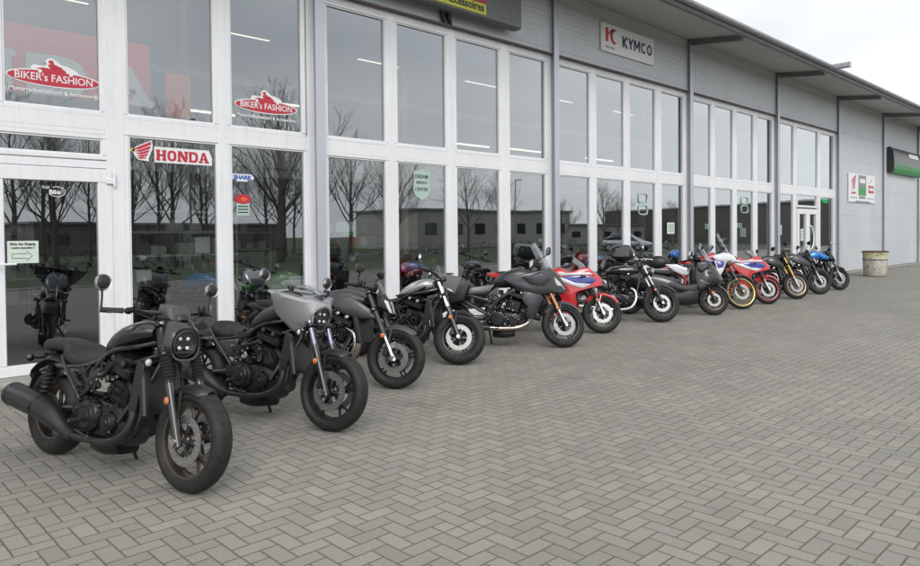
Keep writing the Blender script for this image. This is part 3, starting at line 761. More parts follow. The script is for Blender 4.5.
# curved green and grey light box
b = MB(); x0, x1 = 33.75, 38.25; cz0 = 4.02; pf = []
for a in range(0, 91, 9): pf.append((-.06 - .42 * math.sin(R_(a)) , 4.05 + 1.05 * (1 - (1 - math.cos(R_(90 - a))) ) ))
pf = [(-.05, 5.12), (-.12, 5.11), (-.19, 5.05), (-.25, 4.90), (-.28, 4.66), (-.29, 4.42), (-.28, 4.25), (-.26, 4.12), (-.22, 4.04), (-.05, 4.03)]
def strip(b, i0, i1, xa, xb, off=0.):
    q = pf[i0:i1 + 1]; vs = [V(xa, p[0] - off, p[1]) for p in q] + [V(xb, p[0] - off, p[1]) for p in q]; n = len(q)
    b.add(vs, [(i, i + 1, n + i + 1, n + i) for i in range(n - 1)])
strip(b, 0, 5, x0 + .1, x1 - .02); b.mat(1); strip(b, 5, 9, x0 + .1, x1 - .02)
b.mat(2)
for xa in (x0, x1 - .02): b.rings([[V(xa, p[0] - .012, p[1] + (.01 if p[1] > 4.5 else -.01)) for p in pf], [V(xa + (.1 if xa == x0 else .04), p[0] - .012, p[1] + (.01 if p[1] > 4.5 else -.01)) for p in pf]])
b.mat(2)
for z, y in ((4.33, -.288), (4.21, -.279)): b.box(((x0 + x1) / 2 + .05, y, z), (x1 - x0 - .14, .006, .012))
b.mat(3); b.box((37.0, -.255, 4.88), (1.5, .012, .18), Matrix.Rotation(R_(-10), 3, 'X'))
t = obj('curved_light_box', b, ['signgrey', 'signgreen', 'dec_dark', 'decW']); tag(t, 'curved light box sign with silver upper half and bright green lower half under the eaves', 'sign')
b = MB()
for z in (1.15, 1.62): b.box((39.0, -.06, z), (.34, .12, .40), b=.02)
b.tube([(39.0, -.05, 1.82), (39.0, -.05, 2.1)], .03, 8)
t = obj('wall_box', b, 'steel'); tag(t, 'pair of small dark grey boxes fixed to the cladding at the right end', 'wall box')

# weathered tub
def tub(x, y):
    t = empty('waste_tub', (x, y, 0), .2); t.scale = (.84, .84, .84)
    tag(t, 'weathered white and yellow round tub with rusty rim standing against the cladding', 'tub')
    b = MB(); prof = [(.0, .02), (.40, .02), (.425, .05), (.445, .62), (.455, .66), (.445, .70), (.455, .90), (.47, 1.0), (.44, 1.0), (.42, .9), (.40, .12), (0, .10)]
    b.lathe(prof, (0, 0, 0), (0, 0, 1), 36); obj('tub_body', b, 'bin', t)
    b = MB(); b.lathe([(.455, .985), (.492, .99), (.492, 1.03), (.455, 1.035)], (0, 0, 0), (0, 0, 1), 36, closed=True); b.lathe([(.447, .665), (.466, .672), (.466, .700), (.447, .705)], (0, 0, 0), (0, 0, 1), 36, closed=True); obj('rim', b, 'rust', t)
    b = MB(); b.mat(0)
    def patch(a0, a1, z0, z1, r):
        n = 6; b.add([V((r) * math.cos(R_(a0 + (a1 - a0) * i / n)), r * math.sin(R_(a0 + (a1 - a0) * i / n)), z) for z in (z0, z1) for i in range(n + 1)], [(i, i + 1, n + 2 + i, n + 1 + i) for i in range(n)])
    patch(-62, -34, .22, .50, .447); b.mat(1); patch(-72, -45, .08, .24, .441)
    obj('opening_patch', b, ['dec_dark', 'rust'], t)  # dark patch painted in for the tub's opening, rust red patch beside it
tub(27.05, -1.42)

b = MB(); rnd = random.Random(77)
for i in range(900):
    x = rnd.uniform(-2, 40) if rnd.random() < .6 else rnd.gauss(28, 3); y = -.20 - abs(rnd.gauss(0, .22)); s0 = rnd.uniform(.008, .028); a = rnd.uniform(0, 6.3)
    u = V(math.cos(a), math.sin(a), rnd.uniform(-.3, .5)) * s0; v_ = V(-math.sin(a), math.cos(a), rnd.uniform(-.2, .3)) * s0 * .6; c0 = V(x, y, .012)
    b.add([c0 - u, c0 - v_, c0 + u, c0 + v_], [(0, 1, 2, 3)])
t = obj('leaf_litter', b, 'rust'); t['kind'] = 'stuff'

# ------------------------------------------------------------------ inside the showroom
b = MB()
b.mat(0).box((1.7, 2.0, 3.98), (4.62, .03, .92)); b.box((0.9, 2.3, 5.1), (2.4, .03, 1.15))
b.mat(1); xx = -.35
for ch, w in (('H', .92), ('O', .84), ('N', .98), ('D', .86), ('A', .90)):
    slab(b, ch, xx, 3.52, .56, w - .12, 1.975); xx += w
poly_xz(b, [(1.5, 4.72), (1.9, 4.75), (2.3, 5.5), (1.9, 5.6)], 2.28); poly_xz(b, [(-.2, 4.8), (.3, 4.75), (.9, 5.5), (.5, 5.6)], 2.28)
t = obj('hanging_banner', b, ['banner', 'bannerw']); tag(t, 'big red banner with white letters hung behind the upper left window', 'banner')
b = MB(); b.box((4.43, 2.0, 3.78), (.38, .03, .60)); b.box((4.43, 2.0, 3.45), (.34, .05, .06)); t = obj('hanging_poster', b, 'posterO'); tag(t, 'orange poster hung behind the second upper window', 'poster')
for (x, w, y, z) in ((11.4, 1.6, 5, 4.82), (9.6, 1.3, 7, 4.9), (13.8, 1.5, 5, 4.05), (16.2, 2.0, 5, 4.08), (20.0, 1.6, 5, 4.06), (6.3, 1.1, 5, 4.1)):
    b = MB(); b.mat(0).box((x, y, z + .05), (w + .1, .16, .05), b=.01); b.mat(1).tube([(x - w / 2, y, z), (x + w / 2, y, z)], .022, 8)
    t = obj('ceiling_light', b, ['shelf', 'tube']); tag(t, 'slim lit fluorescent strip hanging inside the showroom', 'ceiling light', 'lit strips inside the showroom')
for (x, y, w) in ((5.0, 3.4, 1.9), (7.4, 6.8, 2.2), (2.2, 6.5, 2.4), (11.5, 7.4, 3.)):
    t = empty('display_shelf', (x, y, .06)); tag(t, {5.0: 'grey four-board shelf just behind the window with the blue sticker', 7.4: 'grey shelf deep in the showroom behind the shield sticker', 2.2: 'grey shelf deep in the showroom behind the door', 11.5: 'wide grey shelf deep in the showroom'}[x], 'shelf')
    b = MB()
    for sx in (-1, 1):
        for sy in (-1, 1): b.box((sx * w / 2, sy * .2, 1.), (.03, .03, 2.))
    obj('upright', b, 'shelf', t)
    for z in (.3, .75, 1.2, 1.6, 1.95):
        b = MB(); b.box((0, 0, z), (w + .06, .46, .03)); obj('shelf_board', b, 'shelf', t)
    for z in (.3, .75, 1.2, 1.6):
        xx = -w / 2 + .15
        while xx < w / 2 - .2:
            ww = random.uniform(.14, .3); hh = random.uniform(.12, .30)
            b = MB(); b.box((xx + ww / 2, random.uniform(-.05, .05), z + .017 + hh / 2), (ww, .3, hh), b=.012)
            q = obj('boxed_goods', b, random.choice(['dec_dark', 'iwall', 'conc', 'steel', 'iwalld', 'banner'] if random.random() < .9 else ['decW']))
            q.location = (x, y, .06)
            tag(q, 'cardboard or plastic box of goods on a shelf inside the showroom', 'box', 'boxed goods on the showroom shelves')
            xx += ww + random.uniform(.03, .2)
b = MB(); b.mat(0).box((6.72, .9, 1.72), (.34, .02, .17)); b.mat(1).box((6.78, .9, 1.60), (.18, .02, .05)); b.mat(2).box((6.74, .93, 1.72), (.38, .03, .2)); b.mat(2).tube([(6.74, .95, 1.6), (6.74, .95, .1)], .018); b.box((6.74, .97, .075), (.4, .3, .03))
t = obj('display_screen', b, ['mint', 'decG', 'dec_dark']); tag(t, 'small display screen on a thin stand behind the first window right of the first post', 'screen')
b = MB(); b.box((27.15, .22, 2.66), (.42, .05, .16)); t = obj('exit_sign', b, 'exit'); tag(t, 'green lit emergency exit light behind the last shop window', 'exit light')
b = MB(); b.box((10.2, 4.2, .56), (2.6, .7, 1.0), b=.02); b.box((10.2, 4.15, 1.08), (2.8, .8, .04)); t = obj('counter', b, 'iwalld'); tag(t, 'dark sales counter inside the showroom', 'counter')

# ------------------------------------------------------------------ across the forecourt (seen mirrored in the glass)
def tree(x, y, h, seed, r0=.16):
    rnd = random.Random(seed); tr = MB(); cr = MB()
    def rv(a): return V(rnd.uniform(-a, a), rnd.uniform(-a, a), rnd.uniform(-a, a))
    def limb(p, d, L, r, lev):
        n = 4 if lev < 3 else 3; pts = [p]; dd = d
        for i in range(n):
            dd = (dd + rv(.16) + V(0, 0, .10)).normalized(); pts.append(pts[-1] + dd * L / n)
        cr.tube(pts, [max(.0045, r * (1 - .75 * i / n)) for i in range(n + 1)], 5 if lev < 2 else 3, cap=False)
        if lev >= 4: return
        k = (7, 6, 5, 3)[lev - 1] if lev else 6
        for q in range(k):
            t = .22 + .78 * (q + rnd.random()) / k; f = t * n; i = min(n - 1, int(f)); b0 = pts[i].lerp(pts[i + 1], f - i)
            dl = (pts[i + 1] - pts[i]).normalized(); ax = dl.cross(rv(1.))
            if ax.length < .05: continue
            limb(b0, (Matrix.Rotation(rnd.uniform(.45, .85), 3, ax.normalized()) @ dl + V(0, 0, .15)).normalized(), L * rnd.uniform(.34, .58) * (1.15 - .4 * t), r * .5 * (1 - .4 * t), lev + 1)
    pts = [V(0, 0, 0)]; n = 9
    for i in range(n): pts.append(pts[-1] + (V(rnd.uniform(-.07, .07), rnd.uniform(-.07, .07), 1)).normalized() * h * .8 / n)
    tr.tube(pts, [max(.012, r0 * (1 - .92 * i / n)) for i in range(n + 1)], 9, cap=False)
    nb = 19
    for q in range(nb):
        t = .24 + .74 * q / nb; f = t * n; i = min(n - 1, int(f)); b0 = pts[i].lerp(pts[i + 1], f - i); a = q * 2.4 + rnd.uniform(-.4, .4); el = R_(rnd.uniform(28, 58) + 18 * t)
        limb(b0, V(math.cos(a) * math.cos(el), math.sin(a) * math.cos(el), math.sin(el)), h * .46 * (1.12 - t) * rnd.uniform(.8, 1.15) + h * .06, r0 * .40 * (1.1 - t), 2 if t > .3 else 1)
    t = empty('bare_tree', (x, y, 0), rnd.uniform(0, 6)); obj('trunk', tr, 'bark', t); obj('crown', cr, 'bark', t); return t
TR = [(11.2, -36, 9, 31, .12), (14.6, -41, 10, 32, .12), (19.4, -35, 9, 33, .11), (22.5, -39, 10, 34, .13), (26.0, -36, 9, 35, .12), (2.0, -36, 10, 36, .13), (31.5, -44, 10, 37, .12), (37, -38, 9, 38, .12), (17.8, -38, 10, 21, .16), (8.0, -30, 9, 22, .15), (24.0, -33, 9, 23, .14), (13.0, -33, 8, 24, .13), (6.0, -38, 10, 25, .16), (29.5, -38, 10, 26, .15), (15.6, -30, 9.0, 1, .17), (21.6, -29, 11, 5, .30), (10.0, -31, 7.5, 3, .15), (4.5, -33, 8, 4, .16), (27.5, -30, 8.5, 2, .17), (34, -33, 8.5, 6, .16), (40.5, -32, 8, 7, .15),
      (12.6, -44, 9, 8, .17), (19, -46, 9.5, 9, .17), (50.3, -30, 4.6, 10, .09), (57.0, -30, 6.5, 11, .14), (64, -33, 6, 12, .11), (25, -47, 9, 13, .16), (31, -48, 10, 14, .18), (-2, -30, 8.5, 15, .16), (7, -46, 9, 16, .17), (71, -30.5, 5, 17, .1), (45.5, -48, 8, 18, .14), (61, -47, 9, 19, .16)]
for i, (x, y, h, s, r) in enumerate(TR):
    t = tree(x, y, h * 1.12, s, r)
    tag(t, 'bare winter tree across the forecourt, seen mirrored in the shop windows', 'tree', 'bare trees across the forecourt')
def hall(name, label, x0, x1, y0, y1, h, m, wins, rot=None, rc=None):
    t = empty(name, ((x0 + x1) / 2, (y0 + y1) / 2, 0), rot or 0); tag(t, label, 'building')
    b = MB(); b.box((0, 0, h / 2), (x1 - x0, y1 - y0, h)); obj('wall', b, m, t)
    b = MB(); b.box((0, 0, h + .1), (x1 - x0 + .5, y1 - y0 + .5, .22)); obj('roof', b, 'steel', t)
    n = wins
    for i in range(n):
        xx = -(x1 - x0) / 2 + (x1 - x0) * (i + .5) / n
        w = MB(); w.box((xx, (y1 - y0) / 2 + .02, h * .52), ((x1 - x0) / n * .45, .06, h * .3)); obj('window', w, 'winD', t)
    return t
hall('render_hall', 'low light rendered hall with a flat roof across the forecourt', 48, 74, -58, -47, 4.2, 'hallL', 7)
hall('render_annex', 'lower light rendered annex beside the flat roofed hall', 75, 94, -56, -48, 2.6, 'hallL', 5)
hall('brick_hall', 'grey hall behind the bare trees on the left', 16, 40, -74, -62, 2.8, 'hallG', 6)
t = hall('dark_hall', 'long dark brown sheet metal hall closing the right side of the forecourt', -24, 24, -6, 6, 5.0, 'hallD', 0, R_(-66)); t.location = (99, -37, 0)
b = MB()
rnd = random.Random(5)
for i in range(2600):
    x = rnd.uniform(-10, 78); z = rnd.uniform(.05, 1.0); y = -28.2 + rnd.uniform(-.45, .45); s = rnd.uniform(.05, .12)
    a = V(rnd.uniform(-1, 1), rnd.uniform(-1, 1), rnd.uniform(-1, 1)).normalized() * s; c = V(rnd.uniform(-1, 1), rnd.uniform(-1, 1), rnd.uniform(-1, 1)).normalized() * s
    b.add([V(x, y, z), V(x, y, z) + a, V(x, y, z) + a + c, V(x, y, z) + c], [(0, 1, 2, 3)])
t = obj('hedge', b, 'hedge'); t['kind'] = 'stuff'
def lamp(x, y, h, lab):
    t = empty('street_lamp', (x, y, 0)); tag(t, lab, 'street lamp')
    b = MB(); b.tube([(0, 0, 0), (0, 0, h)], [.07, .045], 10); obj('pole', b, 'steel', t)
    b = MB(); b.box((0, .35, h + .03), (.22, .75, .1), b=.03); obj('lamp_head', b, 'trim', t)
lamp(17.2, -31.5, 8.3, 'grey street lamp among the bare trees'); lamp(45.9, -31.5, 6.2, 'shorter grey street lamp near the low hall')
def car(x, y, rz, body, label):
    t = empty('parked_car', (x, y, 0), rz); tag(t, label, 'car', 'cars parked across the forecourt')
    b = MB(); b.loft([(-2.1, .45, .75, .70), (-1.95, .28, .92, .84), (-1.2, .24, .98, .88), (0, .22, .98, .89), (1.2, .24, .92, .88), (1.9, .28, .78, .82), (2.12, .38, .62, .66)], e=3.6, n=24); obj('body', b, body, t)
    b = MB(); b.loft([(-1.75, .86, .98, .62), (-1.25, .86, 1.38, .68), (-.3, .86, 1.46, .70), (.35, .86, 1.40, .68), (1.15, .86, .95, .66)], e=3.2, n=24); obj('glasshouse', b, 'winD', t)
    b = MB(); b.loft([(-1.3, 1.36, 1.44, .55), (-.3, 1.42, 1.49, .60), (.35, 1.37, 1.43, .56)], e=3); obj('roof', b, body, t)
    for wx in (-1.3, 1.32):
        for wy in (-.78, .78):
            w = MB(); s = -1 if wy < 0 else 1
            w.lathe([(.0, .1), (.2, .1), (.29, .1), (.32, .06), (.32, -.06), (.28, -.1), (0, -.1)], (wx, wy, .32), (0, 1, 0), 24); w = obj('wheel', w, 'tyre', t)
            r = MB(); r.lathe([(0, .0), (.19, .0), (.2, .02), (0, .02)], (wx, wy + s * .1, .32), (0, s, 0), 18); obj('rim', r, 'alu', w)
car(52.5, -24.5, R_(80), 'carS', 'silver car parked at the far edge of the forecourt, mirrored in the windows')

# ------------------------------------------------------------------ motorcycles
class Bike:
    """local frame: x forward from the rear axle, y to the rider's left, z up"""
    def __init__(s, label, fx, fy, head, WB, rf=.32, rr=.32, lean=8, steer=0, rake=25, trail=.10, name='motorcycle', group='motorcycles parked in a row before the showroom'):
        s.WB = WB; s.rf = rf; s.rr = rr
        th = R_(head); H = V(math.sin(th), -math.cos(th), 0); L = V(math.cos(th), math.sin(th), 0); Z = V(0, 0, 1); ph = R_(lean)
        u = Z * math.cos(ph) + L * math.sin(ph); l = L * math.cos(ph) - Z * math.sin(ph)
        O = V(fx, fy, 0) - H * WB - L * (rf * math.sin(ph) * .95)
        m = Matrix((H, l, u)).transposed().to_4x4(); m.translation = O
        s.root = bpy.data.objects.new(name, None); COL.objects.link(s.root); s.root.matrix_world = m; s.root.empty_display_size = .2
        tag(s.root, label, 'motorcycle', group)
        # steering axis
        a = R_(rake); s.sd = V(-math.sin(a), 0, math.cos(a)); s.so = V(WB + trail, 0, 0) - V(0, 0, 0)
        s.so = V(WB + trail, 0, 0)
        s.SM = Matrix.Translation(s.so) @ Matrix.Rotation(R_(steer), 4, s.sd) @ Matrix.Translation(-s.so)
    def add(s, name, mb, mats, parent=None, st=False, ang=38):
        if st: mb.xf(s.SM)
        return obj(name, mb, mats, parent or s.root, ang)

def wheel(B, front, tw, rimR, rim='rimblack', spokes=5, style='cast', disc=.15, discs=(-1, 1), discm='disc', tyre='tyre', stripe=None):
    R = B.rf if front else B.rr; cx = B.WB if front else 0.; c = V(cx, 0, R); st = front
    w = tw / 2
    # rim + spokes + hub
    b = MB(); rw = w * .74
    b.lathe([(rimR + .012, -rw), (rimR + .004, -rw * .98), (rimR - .012, -rw * .9), (rimR - .022, -rw * .4), (rimR - .022, rw * .4), (rimR - .012, rw * .9), (rimR + .004, rw * .98), (rimR + .012, rw), (rimR - .002, rw * .8), (rimR - .004, -rw * .8)], c, (0, 1, 0), 48, closed=True)
    b.lathe([(0, -.06), (.022, -.06), (.03, -.052), (.032, -.03), (.045, -.02), (.045, .02), (.032, .03), (.03, .052), (.022, .06), (0, .06)], c, (0, 1, 0), 18)
    def P(r, a, y): return c + V(math.cos(a) * r, y, math.sin(a) * r)
    if style == 'wire':
        for i in range(18):
            for sgn in (-1, 1):
                a = 2 * PI * i / 18; a2 = a + sgn * .32
                b.tube([P(.045, a, sgn * .045), P(rimR - .012, a2, sgn * .012)], .0032, 4, cap=False)
    elif style == 'y':
        for i in range(spokes):
            a = 2 * PI * i / spokes + .3
            b.tube([P(.03, a, 0), P(rimR * .52, a, 0)], [.017, .013], 6)
            for q in (-.22, .22): b.tube([P(rimR * .50, a, 0), P(rimR - .012, a + q, 0)], [.012, .010], 6)
    else:
        for i in range(spokes):
            a = 2 * PI * i / spokes + .2
            for q in (-.11, .11): b.tube([P(.035, a + q * 2.2, 0), P(rimR - .012, a + q, 0)], [.013, .010], 6)
    wh = B.add('front_wheel' if front else 'rear_wheel', b, rim, st=st)
    # tyre
    hgt = R - rimR; pf = [(rimR - .004, -w * .66), (rimR + .010, -w * .80), (rimR + hgt * .25, -w * .95)]
    na = 11
    for i in range(na):
        a = -PI / 2 + PI * i / (na - 1); pf.append((R - hgt * .60 + hgt * .60 * math.cos(a), w * math.sin(a)))
    pf += [(rimR + hgt * .25, w * .95), (rimR + .010, w * .80), (rimR - .004, w * .66)]
    b = MB(); N = 64; b.lathe(pf, c, (0, 1, 0), N)
    if front and B.SM: b.xf(B.SM)
    me = mesh('tyre', b, tyre)
    uv = me.uv_layers.new(name='UVMap'); m = len(pf)
    for p in me.polygons:
        js = [me.loops[li].vertex_index // m for li in p.loop_indices]
        wrap = max(js) - min(js) > N / 2
        for li in p.loop_indices:
            vi = me.loops[li].vertex_index; j = vi // m; k = vi % m
            if wrap and j == 0: j = N
            uv.data[li].uv = (j / N, pf[k][1] / w if 3 <= k < m - 3 else 1.)
    t = bpy.data.objects.new('tyre', me); COL.objects.link(t); t.parent = wh
    if stripe:
        for sg in (-1, 1):
            b = MB(); b.lathe([(rimR - .004, sg * w * .80), (rimR + .010, sg * w * .86), (rimR + .016, sg * w * .84), (rimR - .002, sg * w * .76)], c, (0, 1, 0), 48, closed=True); B.add('rim_stripe', b, stripe, wh, st=st)
    # brake discs
    for sg in discs:
        y = sg * (.062 if front else .07); b = MB()
        ri = disc * .66; n = 60
        pr = [(ri, y - .0025), (disc, y - .0025), (disc, y + .0025), (ri, y + .0025)]
        b.mat(0).lathe(pr, c, (0, 1, 0), n, closed=True)
        b.mat(1)
        for i in range(30):                                     # drilled holes
            a = 2 * PI * i / 30
            for k, rr in enumerate((.74, .86, .94)):
                if (i + k) % 2: continue
                p = P(disc * rr, a + k * .05, 0); p.y = y; b.lathe([(0, .0034), (.0042, .0034), (.0042, -.0034), (0, -.0034)], p, (0, 1, 0), 6)
        for i in range(5):
            a = 2 * PI * i / 5; q = [P(.035, a - .25, 0), P(ri + .006, a - .16, 0), P(ri + .006, a + .16, 0), P(.035, a + .25, 0)]
            for z in q: z.y = y
            b.add([z + V(0, .003, 0) for z in q] + [z - V(0, .003, 0) for z in q], [(0, 1, 2, 3), (7, 6, 5, 4), (0, 4, 5, 1), (1, 5, 6, 2), (2, 6, 7, 3), (3, 7, 4, 0)])
            p = P(ri, a, 0); p.y = y; b.mat(2).lathe([(0, .006), (.008, .006), (.008, -.006), (0, -.006)], p, (0, 1, 0), 8); b.mat(1)
        B.add('brake_disc', b, [discm, 'dgrey', 'alu'], wh, st=st)
    return wh

def fork(B, half=.10, top=.72, rt=.021, rl=.026, up='dgrey', low='satin', split=.55, usd=False, gaiter=False, off=.0, refl='orange', cal='dgrey', gcol='gold'):
    """tubes from the axle up along the steering axis direction"""
    a = V(B.WB, 0, B.rf); d = B.sd
    b = MB()
    for sg in (-1, 1):
        o = V(0, sg * half, 0)
        p0 = a + o + d * -.035; p1 = a + o + d * (top * split); p2 = a + o + d * top
        if usd:
            b.mat(1).tube([p0, a + o + d * .05, a + o + d * (top * .38)], [.030, .022, .019], 12); b.mat(0).tube([a + o + d * (top * .36), a + o + d * (top * .40), p2], [.029, .027, .027], 14)
        else:
            b.mat(1).tube([p0, a + o + d * .03, p1], [.029, rl, rl], 14); b.mat(1).tube([p1, p1 + d * .02], [rl + .004, rl + .003], 14)
            b.mat(0).tube([p1, p2], rt, 12)
        b.mat(2).lathe([(0, 0), (.016, 0), (.022, .006), (.022, .02), (0, .02)], a + V(0, sg * (half + .018), 0), (0, sg, 0), 12)
        b.mat(2).lathe([(0, 0), (.022, 0), (.024, .012), (.012, .02), (0, .02)], p2, tuple(d), 12)
    f = B.add('fork', b, [up, low, 'alu'], st=True)
    # clamps
    b = MB(); rot = Matrix.Rotation(math.atan2(-d.x, d.z) * -1, 3, 'Y')
    for t, w_, th in ((top * .99, .06, .028), (top * .74, .07, .04)):
        c = a + d * t; b.box(c, (w_, half * 2 + .075, th), rot, b=.012)
    b.tube([a + d * top * .74 - V(.03, 0, 0), a + d * top - V(.03, 0, 0)], .028, 10)
    B.add('triple_clamp', b, 'case', f, st=True)
    if gaiter:
        for sg in (-1, 1):
            b = MB(); pr = []; t0 = top * .50; t1 = top * .76; n = 9
            for i in range(n * 2 + 1): pr.append((.040 if i % 2 else .030, t0 + (t1 - t0) * i / (2 * n)))
            b.lathe([(rl, t0 - .01)] + pr + [(.024, t1 + .01)], a + V(0, sg * half, 0), tuple(d), 18); B.add('gaiter', b, 'rubber', f, st=True, ang=80)
    for sg in (-1, 1):
        b = MB(); c = a + V(-.085, sg * .072, .075)
        b.box(c, (.055, .045, .13), Matrix.Rotation(R_(18), 3, 'Y'), b=.014); b.box(c + V(.01, sg * .02, 0), (.035, .02, .09), Matrix.Rotation(R_(18), 3, 'Y'), b=.008)
        for q in (-.035, .035): b.lathe([(0, 0), (.012, 0), (.012, .01), (0, .01)], c + V(.012, sg * .028, q), (0, sg, 0), 10)
        b.tube([c + V(0, sg * .02, .06), c + V(-.03, sg * .05, .20), a + V(0, sg * (half + .01), 0) + d * (top * .7)], .005, 6, k=4)
        B.add('brake_caliper', b, cal, f, st=True)
        if refl:
            c = a + d * (top * .34) + V(-.012, sg * (half + .026), 0)
            b = MB(); b.mat(1).lathe([(0, -.006), (.028, -.006), (.028, .004), (0, .004)], c, (0, sg, 0), 16); b.mat(0).lathe([(.0, .010), (.017, .009), (.023, .004), (0, .004)], c, (0, sg, 0), 16); B.add('side_reflector', b, [refl, 'black'], f, st=True)
    return f

def fender(B, front, R, a0, a1, w, m='black', th=.006, stays=True, dx=0.):
    c = V(B.WB + dx, 0, B.rf) if front else V(dx, 0, B.rr); b = MB(); n = 16; k = 8; rs = []
    outer = []
    for i in range(n + 1):
        a = R_(a0 + (a1 - a0) * i / n); tp = min(1, min(i, n - i) / 3 + .55); row = []
        for j in range(k + 1):
            q = -1 + 2 * j / k; r = R - .045 * abs(q) ** 2.4; row.append(c + V(math.cos(a) * r, q * w / 2 * tp, math.sin(a) * r))
        outer.append(row)
    inner = [[c + (p - c) * ((R - th * 1.5) / R) for p in row] for row in outer]
    rs = [o + i[::-1] for o, i in zip(outer, inner)]; b.rings(rs)
    if front and stays:
        for sg in (-1, 1):
            am = R_((a0 + a1) / 2 + 5); b.tube([c + V(math.cos(am) * (R - .04), sg * w * .46, math.sin(am) * (R - .04)), c + V(-.06, sg * .085, .16)], [.012, .010], 6)
    return B.add('front_fender' if front else 'rear_fender', b, m, st=front)

def bars(B, top=.72, rise=.06, back=.10, w=.38, tip_back=.14, droop=.0, m='satin', mirror='round', mz=.16, mdx=.0, mdy=.0, mm='black', drop=False, mscale=1., barend=False, raiser=None):
    if mirror == 'round': mscale *= .88
    a = V(B.WB, 0, B.rf) + B.sd * top; c = a + V(-.035, 0, 0); h = c + V(-back * .3, 0, rise)
    b = MB()
    tips = []
    pts = []
    for sg in (-1, 1):
        tip = V(h.x - tip_back, sg * w, h.z - droop)
        tips.append(tip)
    mid = V(h.x, 0, h.z)
    path = [tips[0], tips[0].lerp(V(h.x - .01, -.16, h.z + .005), .55), V(h.x, -.10, h.z), V(h.x, .10, h.z), tips[1].lerp(V(h.x - .01, .16, h.z + .005), .55), tips[1]]
    b.tube(path, .012, 10, k=5)
    for sg in (-1, 1): b.tube([c + V(0, sg * .05, -.01), V(h.x, sg * .045, h.z)], .016, 10); b.box((h.x, sg * .045, h.z), (.045, .03, .035), b=.008)
    hb = B.add('handlebar', b, m, st=True)
    for i, sg in enumerate((-1, 1)):
        tip = tips[i]; inn = path[1] if sg < 0 else path[4]; d = (inn - tip).normalized()
        b = MB(); pr = [tip + d * t for t in (0, .005, .06, .115, .12)]
        b.tube([tip - d * .012, tip], .016, 12); b.tube(pr, [.017, .0175, .016, .0175, .02], 12); B.add('grip', b, 'rubber', hb, st=True)
        b = MB(); q = tip + d * .15; b.box(q, (.05, .045, .042), b=.012); b.box(q + V(.03, 0, .01), (.045, .03, .03), b=.01)
        b.tube([q + V(.035, 0, 0), q - d * .06 + V(.062, 0, -.004), tip + V(.055, 0, -.012)], [.008, .006, .007], 6, k=3)
        if not barend or sg > 0 or True: b.lathe([(0, .0), (.026, 0), (.028, .03), (.024, .042), (0, .042)], q + d * .04 + V(.035, 0, .014), (0, 0, 1), 14)
        b.tube([q + V(.03, 0, 0), q + d * .1 + V(.09, 0, -.05), V(h.x + .06, sg * .03, h.z - .13)], .005, 6, k=4)
        b.tube([q + V(.01, 0, 0), q + d * .13 + V(.05, 0, -.02), V(h.x + .02, sg * .05, h.z - .16)], .0045, 6, k=4)
        B.add('lever', b, 'case', hb, st=True)
        if mirror:
            b = MB(); base = tip + d * (-.005 if barend else .17)
            mc = base + V(mdx, sg * mdy, mz)
            b.mat(0).tube([base, base + V(mdx * .2, sg * mdy * .35, mz * .5), mc - V(0, 0, .045)], .0065, 8, k=4)
            if mirror == 'round':
                ax = V(1, 0, .05).normalized()
                b.lathe([(0, .035), (.035 * mscale, .030), (.052 * mscale, .012), (.057 * mscale, -.004), (.052 * mscale, -.010)], mc, tuple(ax), 24)
                b.mat(1).lathe([(0, -.012), (.050 * mscale, -.010), (.050 * mscale, -.006), (0, -.006)], mc, tuple(ax), 24)
                b.mat(2).lathe([(.044 * mscale, .016), (.054 * mscale, .022), (.061 * mscale, .004), (.058 * mscale, -.004)], mc, tuple(ax), 28)
            else:
                P = [(-.02, -.035), (.055, -.045), (.075, 0.), (.06, .042), (-.055, .032), (-.06, -.01)]
                cv = crv([V(0, sg * p[0] * 1.25 * mscale, p[1] * 1.1 * mscale) for p in P], 4, True)
                b.rings([[mc + q_ * .4 + V(.035, 0, 0) for q_ in cv], [mc + q_ * .8 + V(.026, 0, 0) for q_ in cv], [mc + q_ + V(0, 0, 0) for q_ in cv], [mc + q_ * .93 + V(-.008, 0, 0) for q_ in cv]])
                b.mat(1).rings([[mc + q_ * .9 + V(-.0085, 0, 0) for q_ in cv], [mc + q_ * .9 + V(-.0105, 0, 0) for q_ in cv]])
            B.add('mirror', b, [mm, 'mirror', 'alu'], hb, st=True)
    return hb, h

def indicator(B, p, sg, st=False, round_=True, L=.07, lens='clear', parent=None):
    b = MB(); p = Vector(p); e = p + V(0, sg * L, 0)
    b.mat(0).tube([p, e], .009, 8)
    if round_: b.lathe([(0, -.030), (.018, -.024), (.026, -.006), (.028, .010), (.024, .012)], e + V(0, sg * .02, 0), (1, 0, 0), 18); b.mat(1).lathe([(0, .022), (.014, .019), (.023, .011), (0, .010)], e + V(0, sg * .02, 0), (1, 0, 0), 18)
    else: b.box(e + V(0, sg * .025, 0), (.03, .07, .028), b=.01); b.mat(1).box(e + V(.014, sg * .025, 0), (.012, .06, .02), b=.005)
    B.add('indicator', b, ['black', lens], parent, st=st)

